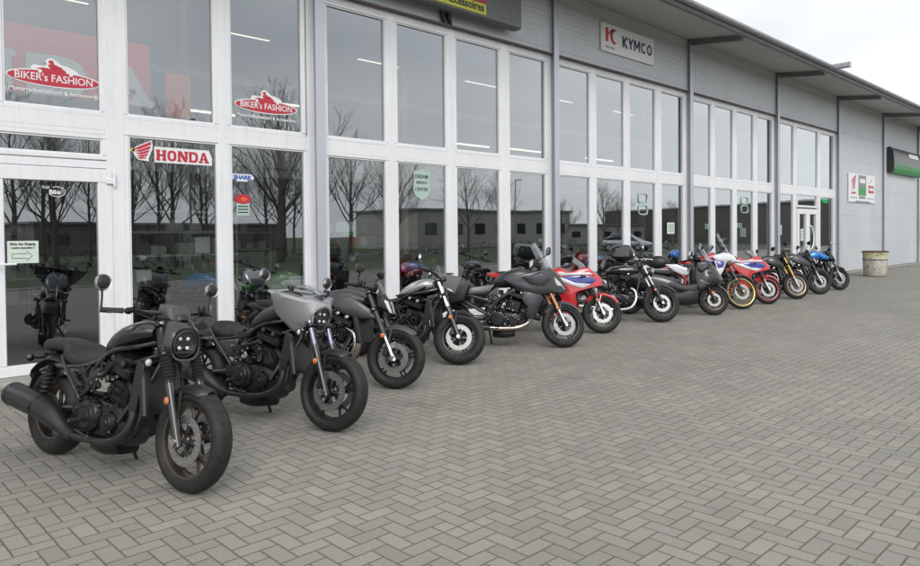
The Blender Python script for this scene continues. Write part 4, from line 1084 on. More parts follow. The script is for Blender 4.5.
def engine(B, cx=.68, cz=.36, s=1., w=.185, inc=18, mc='case', mcov='case', mcyl='cylm', fins=False, seed=1, two=True, cover=None, bolts='alu', h=.36, cyl=(.24, .30)):
    rnd = random.Random(seed); b = MB()
    X = lambda a: cx + a * s; Z = lambda a: cz + a * s
    b.mat(0).loft([(X(-.25), Z(-.08), Z(.07), w * .7), (X(-.18), Z(-.14), Z(.13), w * .86), (X(0), Z(-.16), Z(.12), w * .9), (X(.16), Z(-.15), Z(.10), w * .88), (X(.27), Z(-.10), Z(.04), w * .7)], e=4.5, k=3)
    b.loft([(X(-.14), Z(-.23), Z(-.12), w * .5), (X(0), Z(-.24), Z(-.12), w * .6), (X(.14), Z(-.22), Z(-.12), w * .5)], e=4)   # sump
    R3 = Matrix.Rotation(R_(inc), 3, 'Y'); base = V(X(.10), 0, Z(.08)); up = R3 @ V(0, 0, 1); fw = R3 @ V(1, 0, 0)
    b.mat(0)
    b.box(base + up * h * .28 * s, (cyl[0] * s * .86, cyl[1] * s * .84, h * .55 * s), R3, b=.03)
    for i in range(4):
        for sg in (-1, 1): b.box(base + up * (h * .10 + i * h * .12) * s + V(0, sg * cyl[1] * .42 * s, 0), (cyl[0] * .7 * s, .014, .012 * s), R3, b=.004)
    for sg in (-1, 1): b.tube([base + fw * (-.16) * s + up * h * .5 * s + V(0, sg * .07, 0), base + fw * (-.05) * s + up * h * .62 * s + V(0, sg * .07, 0)], .032 * s, 12)
    if fins:
        for i in range(10): b.box(base + up * (.03 + i * .026) * s, ((cyl[0] + .07) * s, (cyl[1] + .06) * s, .008 * s), R3, b=.003)
    b.box(base + up * h * .66 * s, ((cyl[0] + .02) * s, (cyl[1] + .03) * s, h * .22 * s), R3, b=.02)
    b.mat(0).box(base + up * h * .86 * s, ((cyl[0] - .01) * s, (cyl[1] + .01) * s, h * .20 * s), R3, b=.03)
    for sg in (-1, 1):
        for q in (-.06, .05): b.mat(3).lathe([(0, 0), (.019, 0), (.021, .010), (.012, .014), (0, .014)], base + up * h * (.80) * s + fw * q * s + V(0, sg * (cyl[1] / 2 + .005) * s, 0), (0, sg, 0), 12)
    # side covers
    for sg in (-1, 1):
        for (dx, dz, r, o) in ((-.07, .0, .112, .0), (.13, -.02, .075, -.012), (-.19, .03, .055, -.01)):
            y = sg * (w * .87 + o); r *= s
            b.mat(1).lathe([(0, .052), (r * .30, .052), (r * .36, .046), (r * .62, .046), (r * .68, .038), (r * .86, .034), (r * .97, .018), (r, -.02)], (X(dx), y, Z(dz)), (0, sg, 0), 28)
            if cover and dx == -.07: b.mat(4).lathe([(0, .064), (r * .52, .062), (r * .60, .05), (0, .05)], (X(dx), y, Z(dz)), (0, sg, 0), 24)
            nb = 8 if r > .09 * s else 5
            for i in range(nb):
                a = 2 * PI * i / nb + .3; p = V(X(dx) + math.cos(a) * r * .93, y + sg * .02, Z(dz) + math.sin(a) * r * .93)
                b.mat(3).lathe([(0, .012), (.0065, .012), (.0075, 0), (0, 0)], p, (0, sg, 0), 6)
        # hoses, brackets and fasteners that fill the engine bay
        for i in range(16):
            p = V(X(rnd.uniform(-.22, .20)), sg * w * rnd.uniform(.6, .98), Z(rnd.uniform(.06, .34)))
            q = p + V(rnd.uniform(-.16, .16), rnd.uniform(-.02, .02), rnd.uniform(-.14, .14)); mid = (p + q) / 2 + V(rnd.uniform(-.05, .05), sg * .02, rnd.uniform(-.03, .05))
            b.mat(rnd.choice([0, 1, 5])).tube([p, mid, q], rnd.uniform(.006, .015), 7, k=3)
        for i in range(30):  # bright bolts scattered in to stand for small highlights
            p = V(X(rnd.uniform(-.24, .18)), sg * w * rnd.uniform(.8, .98), Z(rnd.uniform(-.10, .28))); q = rnd.uniform(.55, 1.)
            b.mat(rnd.choice([6, 6, 0])).lathe([(0, .014 * q), (.009 * q, .013 * q), (.011 * q, 0), (0, 0)], p, (0, sg, 0), 8)
        for i in range(10):
            p = V(X(rnd.uniform(-.24, .2)), sg * w * rnd.uniform(.66, .9), Z(rnd.uniform(.08, .36))); b.mat(rnd.choice([0, 5])).box(p, (rnd.uniform(.03, .09), .03, rnd.uniform(.03, .07)), Matrix.Rotation(rnd.uniform(-.6, .6), 3, 'Y'), b=.008)
    b.mat(0)
    b.tube([(X(.17), -w * .4, Z(.20)), (X(.28), -w * .6, Z(.14)), (X(.24), -w * .95, Z(.0))], .017, 8, k=4)
    return B.add('engine', b, [mc, mcov, mcyl, bolts, cover or 'alu', 'rubber', 'alu'])

def radiator(B, x, z0, z1, w=.34, tilt=.05, m='black'):
    b = MB(); c = V(x, 0, (z0 + z1) / 2); rot = Matrix.Rotation(R_(-14), 3, 'Y')
    b.mat(0).box(c, (.04, w * .86, z1 - z0), rot, b=.004)
    for sg in (-1, 1): b.box(c + V(0, sg * w * .47, 0), (.055, .05, z1 - z0 + .03), rot, b=.012)
    n = int((z1 - z0) / .014)
    for i in range(n): b.mat(1).box(c + rot @ V(.021, 0, -(z1 - z0) / 2 + .012 + i * .014), (.003, w * .82, .005), rot)
    B.add('radiator', b, [m, 'rimblack'])
def swingarm(B, px=.52, pz=.40, y=.115, m='satin', h=.05):
    b = MB()
    for sg in (-1, 1): b.tube([(px, sg * y * .8, pz), (.26, sg * y, (pz + B.rr) / 2 + .01), (0, sg * y, B.rr)], [.032, .026, .024], 8, k=3); b.box((-.01, sg * y, B.rr), (.10, .022, .05), b=.008); b.lathe([(0, .012), (.018, .012), (.02, 0), (0, 0)], (0, sg * (y + .01), B.rr), (0, sg, 0), 6)
    b.tube([(px, -y, pz), (px, y, pz)], .03, 10)
    B.add('swingarm', b, m)
    b = MB(); yy = .085; a0 = []                               # chain, left side
    for z, r in (((0, B.rr), .10), ((px + .05, pz), .04)): pass
    b.tube([(0, yy, B.rr + .10), (px + .05, yy, pz + .04)], .009, 5); b.tube([(0, yy, B.rr - .10), (px + .05, yy, pz - .04)], .009, 5)
    b.lathe([(.085, -.003), (.103, -.003), (.103, .003), (.085, .003)], (0, yy, B.rr), (0, 1, 0), 32, closed=True); B.add('chain', b, 'dgrey')
def shock(B, p0, p1, y, sg, spring='dgrey', body='case'):
    b = MB(); p0 = V(p0[0], sg * y, p0[1]); p1 = V(p1[0], sg * y, p1[1]); d = p1 - p0; L = d.length
    b.mat(0).tube([p0, p1], .014, 8); b.mat(0).tube([p0 + d * .55, p1], .026, 12)
    d.normalize(); u = d.cross(V(0, 1, 0)).normalized(); w_ = d.cross(u); pts = []
    for i in range(0, 8 * 12 + 1):
        a = i / 12 * 2 * PI; pts.append(p0 + d * (L * (.12 + .76 * i / 96)) + (u * math.cos(a) + w_ * math.sin(a)) * .029)
    b.mat(1).tube(pts, .0055, 5); B.add('shock_absorber', b, [body, spring])
def stand(B, x=.55, z=.22, L=.30):
    b = MB(); b.tube([(x, .10, z), (x + .02, .20, .10), (x + .03, .255, -.02)], [.014, .012, .011], 8); b.box((x + .035, .262, -.028), (.09, .05, .012), b=.004); B.add('sidestand', b, 'black')
    for sg in (-1, 1):
        b = MB(); b.tube([(x - .02, sg * .14, z + .10), (x - .02, sg * .27, z + .10)], .014, 8); b.box((x - .02, sg * .16, z + .08), (.04, .03, .08), b=.008); b.tube([(x - .05, sg * .20, z + .03), (x + .10, sg * .21, z + .01), (x + .16, sg * .24, z + .02)], .008, 6); B.add('footpeg', b, 'dgrey')
def headers(B, m, pts, r=.021, n=2, gap=.055, y=0.):
    b = MB()
    for i in range(n):
        o = (i - (n - 1) / 2) * gap; b.tube([V(p[0], y * 0 + (p[2] if len(p) > 2 else 0) + o * (1 if k < len(pts) - 2 else .5), p[1]) for k, p in enumerate(pts)], r, 10, k=4)
    return B.add('exhaust_pipe', b, m)
def muffler(B, prof, m='black', cap='case', tip=True):
    """prof: (x, y, z, r) front to back"""
    b = MB(); b.mat(0).tube([p[:3] for p in prof], [p[3] for p in prof], 20, k=3)
    p0, p1 = V(*prof[-2][:3]), V(*prof[-1][:3]); d = (p1 - p0).normalized(); r = prof[-1][3]
    b.mat(1).lathe([(r * .98, -.004), (r * 1.02, .004), (r * .9, .014), (r * .45, .016), (r * .42, -.03), (0, -.03)], p1, tuple(d), 22)
    b.mat(1).lathe([(r * 1.01, -.02), (r * 1.035, -.018), (r * 1.035, -.004), (r * 1.01, -.002)], p1 - d * .02, tuple(d), 22, closed=True)
    if len(prof) > 4:
        q = V(*prof[3][:3]); dd = (V(*prof[4][:3]) - V(*prof[2][:3])).normalized(); rr = prof[3][3]
        b.mat(1).lathe([(rr * .98, -.008), (rr * 1.03, -.006), (rr * 1.03, .006), (rr * .98, .008)], q, tuple(dd), 22, closed=True)
        b.lathe([(0, .0), (.010, 0), (.008, .012), (0, .012)], q + V(0, -rr * .98, .0), (0, -1, 0), 8)
    return B.add('muffler', b, [m, cap])
def seat(B, secs, m='seat', name='seat', e=2.8, n=22):
    b = MB(); b.loft(secs, e=e, n=n); st = B.add(name, b, m)
    if len(secs) > 4:                                             # raised piping round the lower edge
        for sg in (-1, 1):
            b = MB(); b.tube([(q[0], sg * q[3] * .97, q[1] + (q[2] - q[1]) * .40) for q in secs], .005, 6, k=4); B.add('piping', b, 'rubber', st)
    return st
def tank(B, secs, m, e=2.4, cap=None, n=26):
    b = MB(); b.loft(secs, e=e, n=n, k=5); t = B.add('fuel_tank', b, m)
    if cap: c = MB(); c.lathe([(0, .012), (.028, .012), (.034, .004), (.034, -.02)], (cap[0], 0, cap[1]), (-.1, 0, 1), 20); B.add('fuel_cap', c, 'dgrey', t)
    return t
def frame(B, tubes, m='satin', r=.017):
    b = MB()
    for pts in tubes:
        for sg in (-1, 1): b.tube([V(p[0], sg * p[2], p[1]) for p in pts], r, 9, k=4)
    B.add('frame', b, m)
def roundlamp(B, c, R, m='black', depth=.13, leds=True, ring='dgrey'):
    b = MB(); c = Vector(c)
    b.mat(0).lathe([(0, -depth), (R * .5, -depth * .95), (R * .85, -depth * .6), (R, -.02), (R, .0), (R * .9, .012), (R * .86, 0)], c, (1, 0, -.06), 32)
    b.mat(1).lathe([(0, -.022), (R * .5, -.02), (R * .86, -.002), (R * .84, -.012)], c, (1, 0, -.06), 32)
    h = B.add('headlight', b, [m, 'lampdark'], st=True)
    if leds:
        for y in (-1, 1):
            for z in (-1, 1): b = MB(); b.ell(c + V(-.008, y * R * .32, z * R * .32), (.012, R * .15, R * .15), 12, 8); B.add('lens', b, 'led', h, st=True)
    b = MB(); b.lathe([(R * .84, .004), (R * .9, .016), (R * .98, .012), (R * .99, 0)], c, (1, 0, -.06), 32); B.add('headlight_ring', b, ring, h, st=True)
    return h

def cruiser(B, tankm, twin=True, gait=True, upm='dgrey', rim='bronze', rimF=.232, tw=.135, rimR=.205, trw=.18, light=True, shield=True, muff='black', pill=True, seed=1, gauge=True, spk='y', disc=.155, forkup='dgrey', single_disc=False, sil_top=None, mz=.15, hb=True, lx=.055, lz=.005, lr=.092, ebolts='alu'):
    """low bobber: fat tyres, tank climbing to the steering head, tube loop under a scooped seat"""
    wheel(B, True, tw, rimF, rim, 5, spk, disc, (-1,) if single_disc else (-1, 1)); wheel(B, False, trw, rimR, rim, 5, spk, .12, (-1,))
    fork(B, half=.112, top=.745, rt=.0215, rl=.0285, up=forkup, low='satin', split=.50, gaiter=gait)
    fender(B, True, B.rf + .020, 66, 126, tw + .03, 'black'); fender(B, False, B.rr + .095, 28, 150, .21, 'black')
    tank(B, [(.60, .765, .80, .05), (.68, .765, .885, .115), (.80, .79, .965, .155), (.93, .83, 1.015, .165), (1.04, .875, 1.025, .145), (1.12, .915, .995, .085)], tankm, cap=(.93, 1.018))
    frame(B, [[(1.17, .90, .045), (1.05, .86, .12), (.88, .825, .165), (.74, .765, .155), (.62, .66, .14), (.53, .50, .13), (.50, .38, .12)],
              [(1.19, .82, .04), (1.0, .745, .12), (.82, .68, .135), (.66, .64, .135)], [(.76, .77, .15), (.55, .70, .145), (.30, .665, .14), (.05, .63, .135), (-.08, .60, .12)],
              [(.22, .73, .145), (.30, .64, .148), (.42, .52, .14), (.50, .42, .12)], [(1.20, .80, .03), (1.13, .60, .08), (1.04, .42, .10), (.98, .30, .09)]], r=.0165)
    seat(B, [(.17, .72, .80, .11), (.24, .69, .825, .155), (.36, .665, .775, .175), (.50, .67, .755, .155), (.62, .71, .785, .10), (.68, .76, .82, .05)])
    if pill: seat(B, [(-.20, .735, .785, .05), (-.13, .735, .83, .10), (.02, .745, .845, .115), (.15, .745, .83, .11), (.20, .75, .80, .07)], name='pillion_seat')
    b = MB()
    for sg in (-1, 1):
        b.plate([(.28, .66), (.42, .53), (.56, .50), (.66, .60), (.72, .70), (.55, .69), (.40, .665)], sg * .135, .022)
        b.plate([(-.10, .58), (.0, .66), (.20, .68), (.24, .60), (.10, .56)], sg * .115, .02)
    B.add('side_cover', b, 'satin')
    engine(B, .72, .37, 1.08, .17, 16, fins=False, seed=seed, h=.36, cyl=(.22, .28) if twin else (.20, .20), bolts=ebolts)
    radiator(B, 1.15, .43, .74, .25)
    for sg in (-1, 1): b = MB(); b.plate([(1.08, .78), (1.16, .75), (1.12, .46), (1.06, .40), (1.035, .46), (1.06, .62)], sg * .140, .010); B.add('radiator_shroud', b, 'black')
    b = MB(); b.loft([(.60, .21, .28, .06), (.75, .185, .28, .09), (.95, .20, .30, .08), (1.02, .26, .32, .04)], e=4); B.add('skid_plate', b, 'black')
    swingarm(B, .50, .40, .125)
    for sg in (-1, 1): shock(B, (.03, .335), (.13, .66), .165, sg, 'dgrey', 'case')
    headers(B, 'black', [(.95, .62, -.06), (1.07, .50, -.09), (1.06, .33, -.12), (.90, .235, -.14), (.60, .215, -.15), (.46, .225, -.165)], r=.025, gap=.052)
    muffler(B, [(.50, -.165, .215, .036), (.40, -.175, .245, .042), (.26, -.185, .315, .072), (.10, -.19, .365, .086), (-.12, -.195, .395, .086), (-.27, -.20, .415, .084)], muff)
    stand(B, .62, .24)
    b = MB(); b.tube([(-.05, 0, .74), (-.14, 0, .73), (-.18, 0, .70)], [.05, .04, .03], 10); b.box((-.19, 0, .69), (.03, .14, .05), b=.012); B.add('tail_lamp', b, 'rubber')
    b = MB(); b.tube([(-.15, 0, .64), (-.25, 0, .52)], .012, 8); b.box((-.26, 0, .50), (.012, .19, .14), Matrix.Rotation(R_(18), 3, 'Y'), b=.004); B.add('plate_holder', b, 'black')
    for sg in (-1, 1):
        indicator(B, (-.13, sg * .06, .69), sg, L=.11, lens='lampdark')
        indicator(B, (B.WB - .27, sg * .135, B.rf + .455), sg, st=True, L=.03)
    if hb:
        _, h = bars(B, .745, rise=.075, back=.02, w=.395, tip_back=.16, droop=.0, mz=mz, mdx=.0, mdy=.01, barend=True)
    if light:
        a = V(B.WB, 0, B.rf) + B.sd * .62
        roundlamp(B, a + V(lx, 0, lz), lr, 'satin', .10)
        if shield:
            c = a + V(lx, 0, .0); b = MB()
            # hooded cowl round the lamp: rings from rim to back
            rs = []
            for (dx, rz, ry, dz) in ((.0, .106, .108, 0), (-.03, .128, .128, .008), (-.09, .142, .135, .028), (-.16, .13, .115, .055), (-.20, .09, .08, .07)):
                r = []
                for i in range(28):
                    a_ = 2 * PI * i / 28; ca, sa = math.cos(a_), math.sin(a_); e = 2.8
                    yy = math.copysign(abs(ca) ** (2 / e), ca) * ry * (1 - .14 * max(0, sa)); zz = math.copysign(abs(sa) ** (2 / e), sa) * rz + dz
                    r.append(c + V(dx + .02, yy, zz))
                rs.append(r)
            b.rings(rs, cap=False); hood = rs
            b.rings([rs[0], [c + (p - c) * .88 + V(-.004, 0, 0) for p in rs[0]]], cap=False)
            B.add('headlight_cowl', b, 'stone' if tankm == 'x' else 'satin', st=True)
            b = MB(); c2 = c + V(-.13, 0, .155)
            b.plate([(c2.x - .085, c2.z - .02), (c2.x - .075, c2.z + .095), (c2.x + .06, c2.z + .085), (c2.x + .09, c2.z - .01)], 0., .095, inset=.10); B.add('flyscreen', b, 'stone', st=True)
        if gauge:
            b = MB(); b.lathe([(0, -.03), (.05, -.03), (.056, 0), (.05, .012), (0, .012)], a + V(-.02, 0, .16), (-.5, 0, 1), 24); B.add('gauge', b, 'black', st=True)

# 1 nearest: matt black bobber with round four-lens headlight
B = Bike('matt black bobber motorcycle nearest the camera, with gaitered fork and fat black exhaust', 1.81, -4.53, 14, 1.52, .32, .32, 8, 0, 22, .11)
cruiser(B, 'satin', seed=3, mz=.17, ebolts='dgrey')

# 2 bobber with silver batwing fairing
B = Bike('black bobber motorcycle with silver batwing fairing, second in the row', 3.19, -4.02, 17, 1.52, .32, .32, 8, 2, 22, .11)
cruiser(B, 'gunmetal', seed=8, gait=False, rim='rimblack', forkup='purple', shield=False, pill=False, mz=.13, lx=.055, ebolts='dgrey')
a = V(B.WB, 0, B.rf) + B.sd * .62; c = a + V(.02, 0, 0)
# shield: centre line above the lamp, wide wing tips swept a little back, cut away round the lamp
P_ = lambda x, y, z: (c.x + x, y * 1.03, c.z + z * (.86 if z > 0 else .92))
g = [[P_(-.075, 0, .235), P_(-.020, 0, .19), P_(.030, 0, .150), P_(.050, 0, .122), P_(.040, 0, .100)],
     [P_(-.085, .07, .232), P_(-.030, .07, .186), P_(.030, .078, .140), P_(.040, .095, .075), P_(.020, .085, .055)],
     [P_(-.120, .15, .236), P_(-.065, .145, .19), P_(.000, .135, .135), P_(.005, .125, .010), P_(-.010, .110, -.02)],
     [P_(-.165, .25, .240), P_(-.120, .24, .205), P_(-.060, .215, .155), P_(-.085, .165, -.030), P_(-.075, .110, -.095)],
     [P_(-.205, .345, .236), P_(-.180, .345, .220), P_(-.130, .320, .185), P_(-.165, .225, .0), P_(-.125, .125, -.120)],
     [P_(-.225, .385, .225), P_(-.218, .390, .215), P_(-.190, .375, .190), P_(-.215, .270, .03), P_(-.160, .130, -.110)]]
b = MB(); b.surf(g, 5, 3, .008); B.add('fairing', b, 'silver', st=True, ang=24)
for sg in (-1, 1):
    b = MB(); b.tube([P_(-.21, sg * .375, .215), P_(-.14, sg * .25, .248), P_(-.09, sg * .15, .244), P_(-.055, sg * .05, .236)], [.006, .012, .014, .010], 8, k=4); B.add('fairing_rim', b, 'silver', st=True)
b = MB(); b.surf([[P_(-.05, 0, .235), P_(-.11, 0, .285), P_(-.17, 0, .32)], [P_(-.06, .08, .236), P_(-.115, .08, .28), P_(-.17, .07, .31)], [P_(-.085, .15, .240), P_(-.13, .14, .275), P_(-.18, .11, .30)]], 4, 4, .004); B.add('windscreen', b, 'screen', st=True)
b = MB(); b.lathe([(.094, -.10), (.108, -.05), (.115, -.005), (.116, .018), (.108, .026), (.098, .014), (.092, -.03)], P_(.004, 0, .005), (1, 0, -.06), 32); B.add('headlight_cowl', b, 'silver', st=True)

def naked(B, tankm, tanksecs, seatsecs, rim='rimblack', spokes=5, spk='cast', up='dgrey', usd=True, low='satin', shroud=None, shroudm='stone', lampm='black', lamp='slim', hdr='header', seed=1, tailm='black', muffp=None, rimsz=.222, tw=.12, trw=.17, mirr='ang', mz=.17, framem='satin', fins=False, refl='orange', beak=True, lensm='clear', stripe=None, cover=None, tail=True, bw=.36, fend='black'):
    wheel(B, True, tw, rimsz, rim, spokes, spk, .152, stripe=stripe); wheel(B, False, trw, rimsz, rim, spokes, spk, .115, (-1,), stripe=stripe)
    fork(B, .105, .72, .021, .027, up, low, .55, usd=usd, refl=refl)
    fender(B, True, B.rf + .022, 50, 135, tw + .03, fend)
    tank(B, tanksecs, tankm, e=2.7, cap=(.82, max(q[2] for q in tanksecs)))
    seat(B, seatsecs)
    if tail:
        b = MB(); b.loft([(-.36, .80, .845, .03), (-.22, .765, .845, .075), (.0, .735, .815, .10), (.25, .70, .76, .12)], e=3); B.add('tail_cowl', b, tailm)
        b = MB(); b.tube([(-.22, 0, .76), (-.38, 0, .66), (-.46, 0, .56)], [.035, .025, .018], 8, k=3); b.box((-.485, 0, .55), (.012, .20, .15), Matrix.Rotation(R_(22), 3, 'Y'), b=.004); b.box((-.40, 0, .74), (.05, .09, .035), b=.01); B.add('plate_holder', b, 'black')
        for sg in (-1, 1): indicator(B, (-.36, sg * .02, .68), sg, round_=False, L=.07, lens='orange')
    frame(B, [[(1.04, .90, .05), (.90, .84, .125), (.70, .74, .15), (.55, .60, .15), (.50, .42, .13)], [(.62, .66, .14), (.35, .70, .12), (.05, .75, .10), (-.2, .80, .07)], [(1.05, .82, .04), (1.0, .62, .09), (.92, .45, .12), (.86, .38, .12)], [(.54, .46, .13), (.28, .60, .12), (.06, .73, .10)]], framem, .02)
    engine(B, .68, .38, 1.0, .18, 20, seed=seed, fins=fins, cover=cover)
    radiator(B, 1.05, .46, .74, .32)
    swingarm(B, .48, .42, .12, h=.06)
    b = MB(); b.loft([(.45, .20, .28, .06), (.65, .16, .27, .11), (.88, .19, .30, .10)], e=4); B.add('belly_pan', b, 'black')
    headers(B, hdr, [(.86, .62, -.04), (1.0, .54, -.06), (1.0, .36, -.07), (.86, .24, -.07), (.60, .20, -.08), (.45, .22, -.11)], .020, 3, .055)
    muffler(B, muffp or [(.48, -.12, .22, .035), (.34, -.15, .27, .05), (.16, -.17, .34, .06), (-.06, -.18, .41, .062)], 'black')
    stand(B, .56, .24)
    if shroud:
        b = MB()
        for sg in (-1, 1): b.plate(shroud, lambda x, z, sg=sg: sg * (.185 - max(0, x - .95) * .25), .022, inset=.2)
        B.add('tank_shroud', b, shroudm, ang=28)
    bars(B, .72, rise=.06, back=.03, w=bw, tip_back=.10, mirror=mirr, mz=mz, mdx=.04, mdy=.08, droop=-.01)
    a = V(B.WB, 0, B.rf) + B.sd * .60
    if lamp == 'slim':
        b = MB(); x, z = a.x, a.z
        b.plate([(x + .0, z + .10), (x + .08, z + .13), (x + .145, z + .05), (x + .20, z - .10), (x + .12, z - .085), (x + .02, z - .05)], 0, .085, inset=.25); h = B.add('headlight', b, lampm, st=True, ang=25)
        b = MB()
        for sg in (-1, 1): b.plate([(x + .115, z + .045), (x + .155, z + .03), (x + .205, z - .095), (x + .175, z - .085), (x + .13, z - .02)], lambda q, r, sg=sg: sg * (.075 - max(0, q - x - .12) * .35), .008)
        B.add('daytime_light', b, lensm, h, st=True)
        b = MB(); b.ell((x + .15, 0, z - .02), (.03, .045, .035)); B.add('lens', b, 'lampdark', h, st=True)
        if beak: b = MB(); b.surf([[(x + .10, 0, z + .11), (x + .055, 0, z + .19), (x + .02, 0, z + .25)], [(x + .09, .05, z + .10), (x + .05, .06, z + .17), (x + .02, .045, z + .22)], [(x + .05, .085, z + .07), (x + .03, .085, z + .12), (x + .01, .07, z + .15)]], 3, 3, .004); B.add('flyscreen', b, 'dscreen', st=True)
    else:
        roundlamp(B, a + V(.13, 0, .0), .085, lampm, .12)
    b = MB(); b.box(a + V(-.0, 0, .17), (.03, .15, .09), Matrix.Rotation(R_(35), 3, 'Y'), b=.012); B.add('instrument', b, 'black', st=True)
    for sg in (-1, 1): indicator(B, a + V(.03, sg * .10, -.06), sg, st=True, round_=False, L=.05)

SEAT_N = [(-.26, .80, .87, .05), (-.12, .79, .885, .10), (.06, .78, .86, .12), (.20, .76, .80, .13), (.36, .75, .79, .14), (.52, .76, .83, .11), (.60, .80, .86, .06)]
TANK_N = [(.46, .80, .85, .07), (.56, .78, .93, .13), (.68, .77, .99, .17), (.84, .80, 1.01, .175), (.97, .84, .985, .15), (1.08, .86, .93, .09)]

# 3 graphite naked
B = Bike('matt graphite naked motorcycle with angular tank and slim pointed headlight, third from the left', 4.52, -3.17, 28, 1.43, .315, .315, 8, 4, 25, .10)
naked(B, 'stone', TANK_N, SEAT_N, shroud=[(.80, .94), (.98, .93), (1.18, .80), (1.24, .71), (1.10, .70), (.86, .76), (.74, .84)], shroudm='stone', seed=4, up='dgrey', low='chrome', fend='stone')
# 4 silver-tank bobber
B = Bike('small bobber motorcycle with shiny silver tank and bare chrome fork, fourth in the row', 5.89, -2.69, 19, 1.49, .32, .32, 8, 22, 26, .11)
cruiser(B, 'brightsilver', seed=12, gait=False, rim='rimblack', forkup='chrome', shield=False, pill=False, light=True, single_disc=True, spk='cast', tw=.14, rimF=.205, gauge=True, mz=.12, lx=.06, lz=-.06, lr=.07)
for sg in (-1, 1): b = MB(); b.plate([(.62, .80), (.80, .84), (1.0, .90), (1.08, .93), (1.06, .89), (.88, .82), (.70, .775)], sg * .155, .014); B.add('tank_stripe', b, 'gloss')

# 5 grey sport tourer with side cases
B = Bike('grey sport touring motorcycle with copper fork, tall windscreen and a hard side case', 7.76, -2.83, 38, 1.56, .31, .31, 7, 22, 26, .11)
wheel(B, True, .12, .222, 'rimblack', 5, 'cast', .155); wheel(B, False, .18, .222, 'rimblack', 5, 'cast', .13, (-1,))
fork(B, .105, .70, .021, .028, 'copper', 'chrome', .55, usd=True); fender(B, True, B.rf + .022, 40, 150, .15, 'stone')
tank(B, [(.58, .84, .90, .09), (.68, .82, 1.0, .15), (.82, .83, 1.07, .18), (.98, .88, 1.09, .17), (1.12, .92, 1.05, .13), (1.2, .94, .99, .08)], 'gunmetal', e=2.6, cap=(.92, 1.09))
seat(B, [(-.30, .86, .93, .08), (-.10, .85, .94, .13), (.10, .83, .92, .14), (.22, .80, .86, .15), (.40, .78, .83, .155), (.56, .79, .87, .12), (.64, .84, .92, .07)])
b = MB(); b.loft([(-.42, .80, .86, .05), (-.25, .74, .86, .11), (.0, .72, .84, .14), (.3, .70, .80, .15), (.5, .70, .80, .13)], e=3.2); B.add('tail_cowl', b, 'gunmetal')
frame(B, [[(1.14, .94, .05), (1.0, .86, .14), (.78, .72, .17), (.60, .58, .16), (.52, .40, .14)], [(.58, .62, .15), (.3, .70, .13), (.0, .76, .12)], [(.54, .44, .14), (.28, .58, .14), (.05, .72, .12)]], 'dgrey', .024)
engine(B, .74, .38, 1.08, .19, 18, seed=21); swingarm(B, .50, .40, .13)
radiator(B, 1.16, .48, .76, .34)
fy = lambda sg, w=.235: (lambda x, z: sg * (w - max(0, x - 1.10) * .36 - max(0, .62 - z) * .10))
b = MB()
for sg in (-1, 1):
    b.plate([(.72, .93), (.86, .98), (1.10, 1.02), (1.32, 1.08), (1.46, .98), (1.58, .80), (1.60, .74), (1.42, .75), (1.22, .72), (1.04, .76), (.86, .84)], fy(sg), .020, inset=.12)
    b.plate([(1.02, .80), (1.24, .76), (1.30, .66), (1.22, .52), (1.16, .38), (1.06, .40), (1.08, .54), (1.0, .66)], fy(sg, .225), .018, inset=.12)
    b.plate([(1.0, .96), (1.28, 1.04), (1.40, .94), (1.30, .84), (1.12, .86)], fy(sg, .258), .014, inset=.2)
B.add('fairing', b, 'gunmetal', ang=26)
b = MB(); b.loft([(1.24, .90, 1.12, .15), (1.36, .84, 1.12, .135), (1.50, .78, 1.0, .09), (1.60, .76, .86, .04)], e=2.6); B.add('nose', b, 'gunmetal', ang=26)
for sg in (-1, 1):
    b = MB(); b.plate([(1.44, .97), (1.52, .90), (1.60, .79), (1.53, .80), (1.46, .88)], lambda x, z, sg=sg: sg * (.135 - (x - 1.44) * .62), .010); B.add('headlight', b, 'clear')
b = MB(); b.surf([[(1.40, 0, 1.08), (1.33, 0, 1.22), (1.24, 0, 1.36), (1.18, 0, 1.46)], [(1.36, .10, 1.08), (1.29, .11, 1.22), (1.21, .11, 1.36), (1.16, .08, 1.44)], [(1.27, .17, 1.06), (1.22, .18, 1.18), (1.16, .17, 1.30), (1.12, .13, 1.38)]], 4, 4, .005); B.add('windscreen', b, 'screen')
b = MB(); b.tube([(1.24, -.1, 1.08), (1.2, -.1, 1.22)], .01, 6); b.tube([(1.24, .1, 1.08), (1.2, .1, 1.22)], .01, 6); b.box((1.20, 0, 1.17), (.03, .24, .12), Matrix.Rotation(R_(20), 3, 'Y'), b=.01); B.add('instrument', b, 'black')
bars(B, .70, rise=.12, back=.04, w=.37, tip_back=.16, mirror='ang', mz=.19, mdx=.10, mdy=.10, mscale=1.15)
for sg in (-1, 1): b = MB(); b.plate([(-.32, .86), (.0, .82), (.26, .77), (.50, .79), (.62, .86), (.54, .77), (.28, .73), (.0, .765), (-.24, .82)], sg * .150, .016); B.add('side_trim', b, 'silver')
headers(B, 'header', [(.98, .60, -.04), (1.12, .46, -.06), (1.08, .34, -.09), (.94, .27, -.15), (.76, .255, -.16), (.55, .26, -.17)], .033, 1, 0)
headers(B, 'header', [(.98, .60, .03), (1.10, .50, .02), (1.10, .36, -.02), (.98, .27, -.06), (.7, .24, -.08), (.5, .25, -.12)], .022, 2, .05)
muffler(B, [(.56, -.17, .26, .034), (.46, -.18, .27, .05), (.30, -.185, .29, .058), (.0, -.19, .33, .06)], 'black'); stand(B, .52, .24)
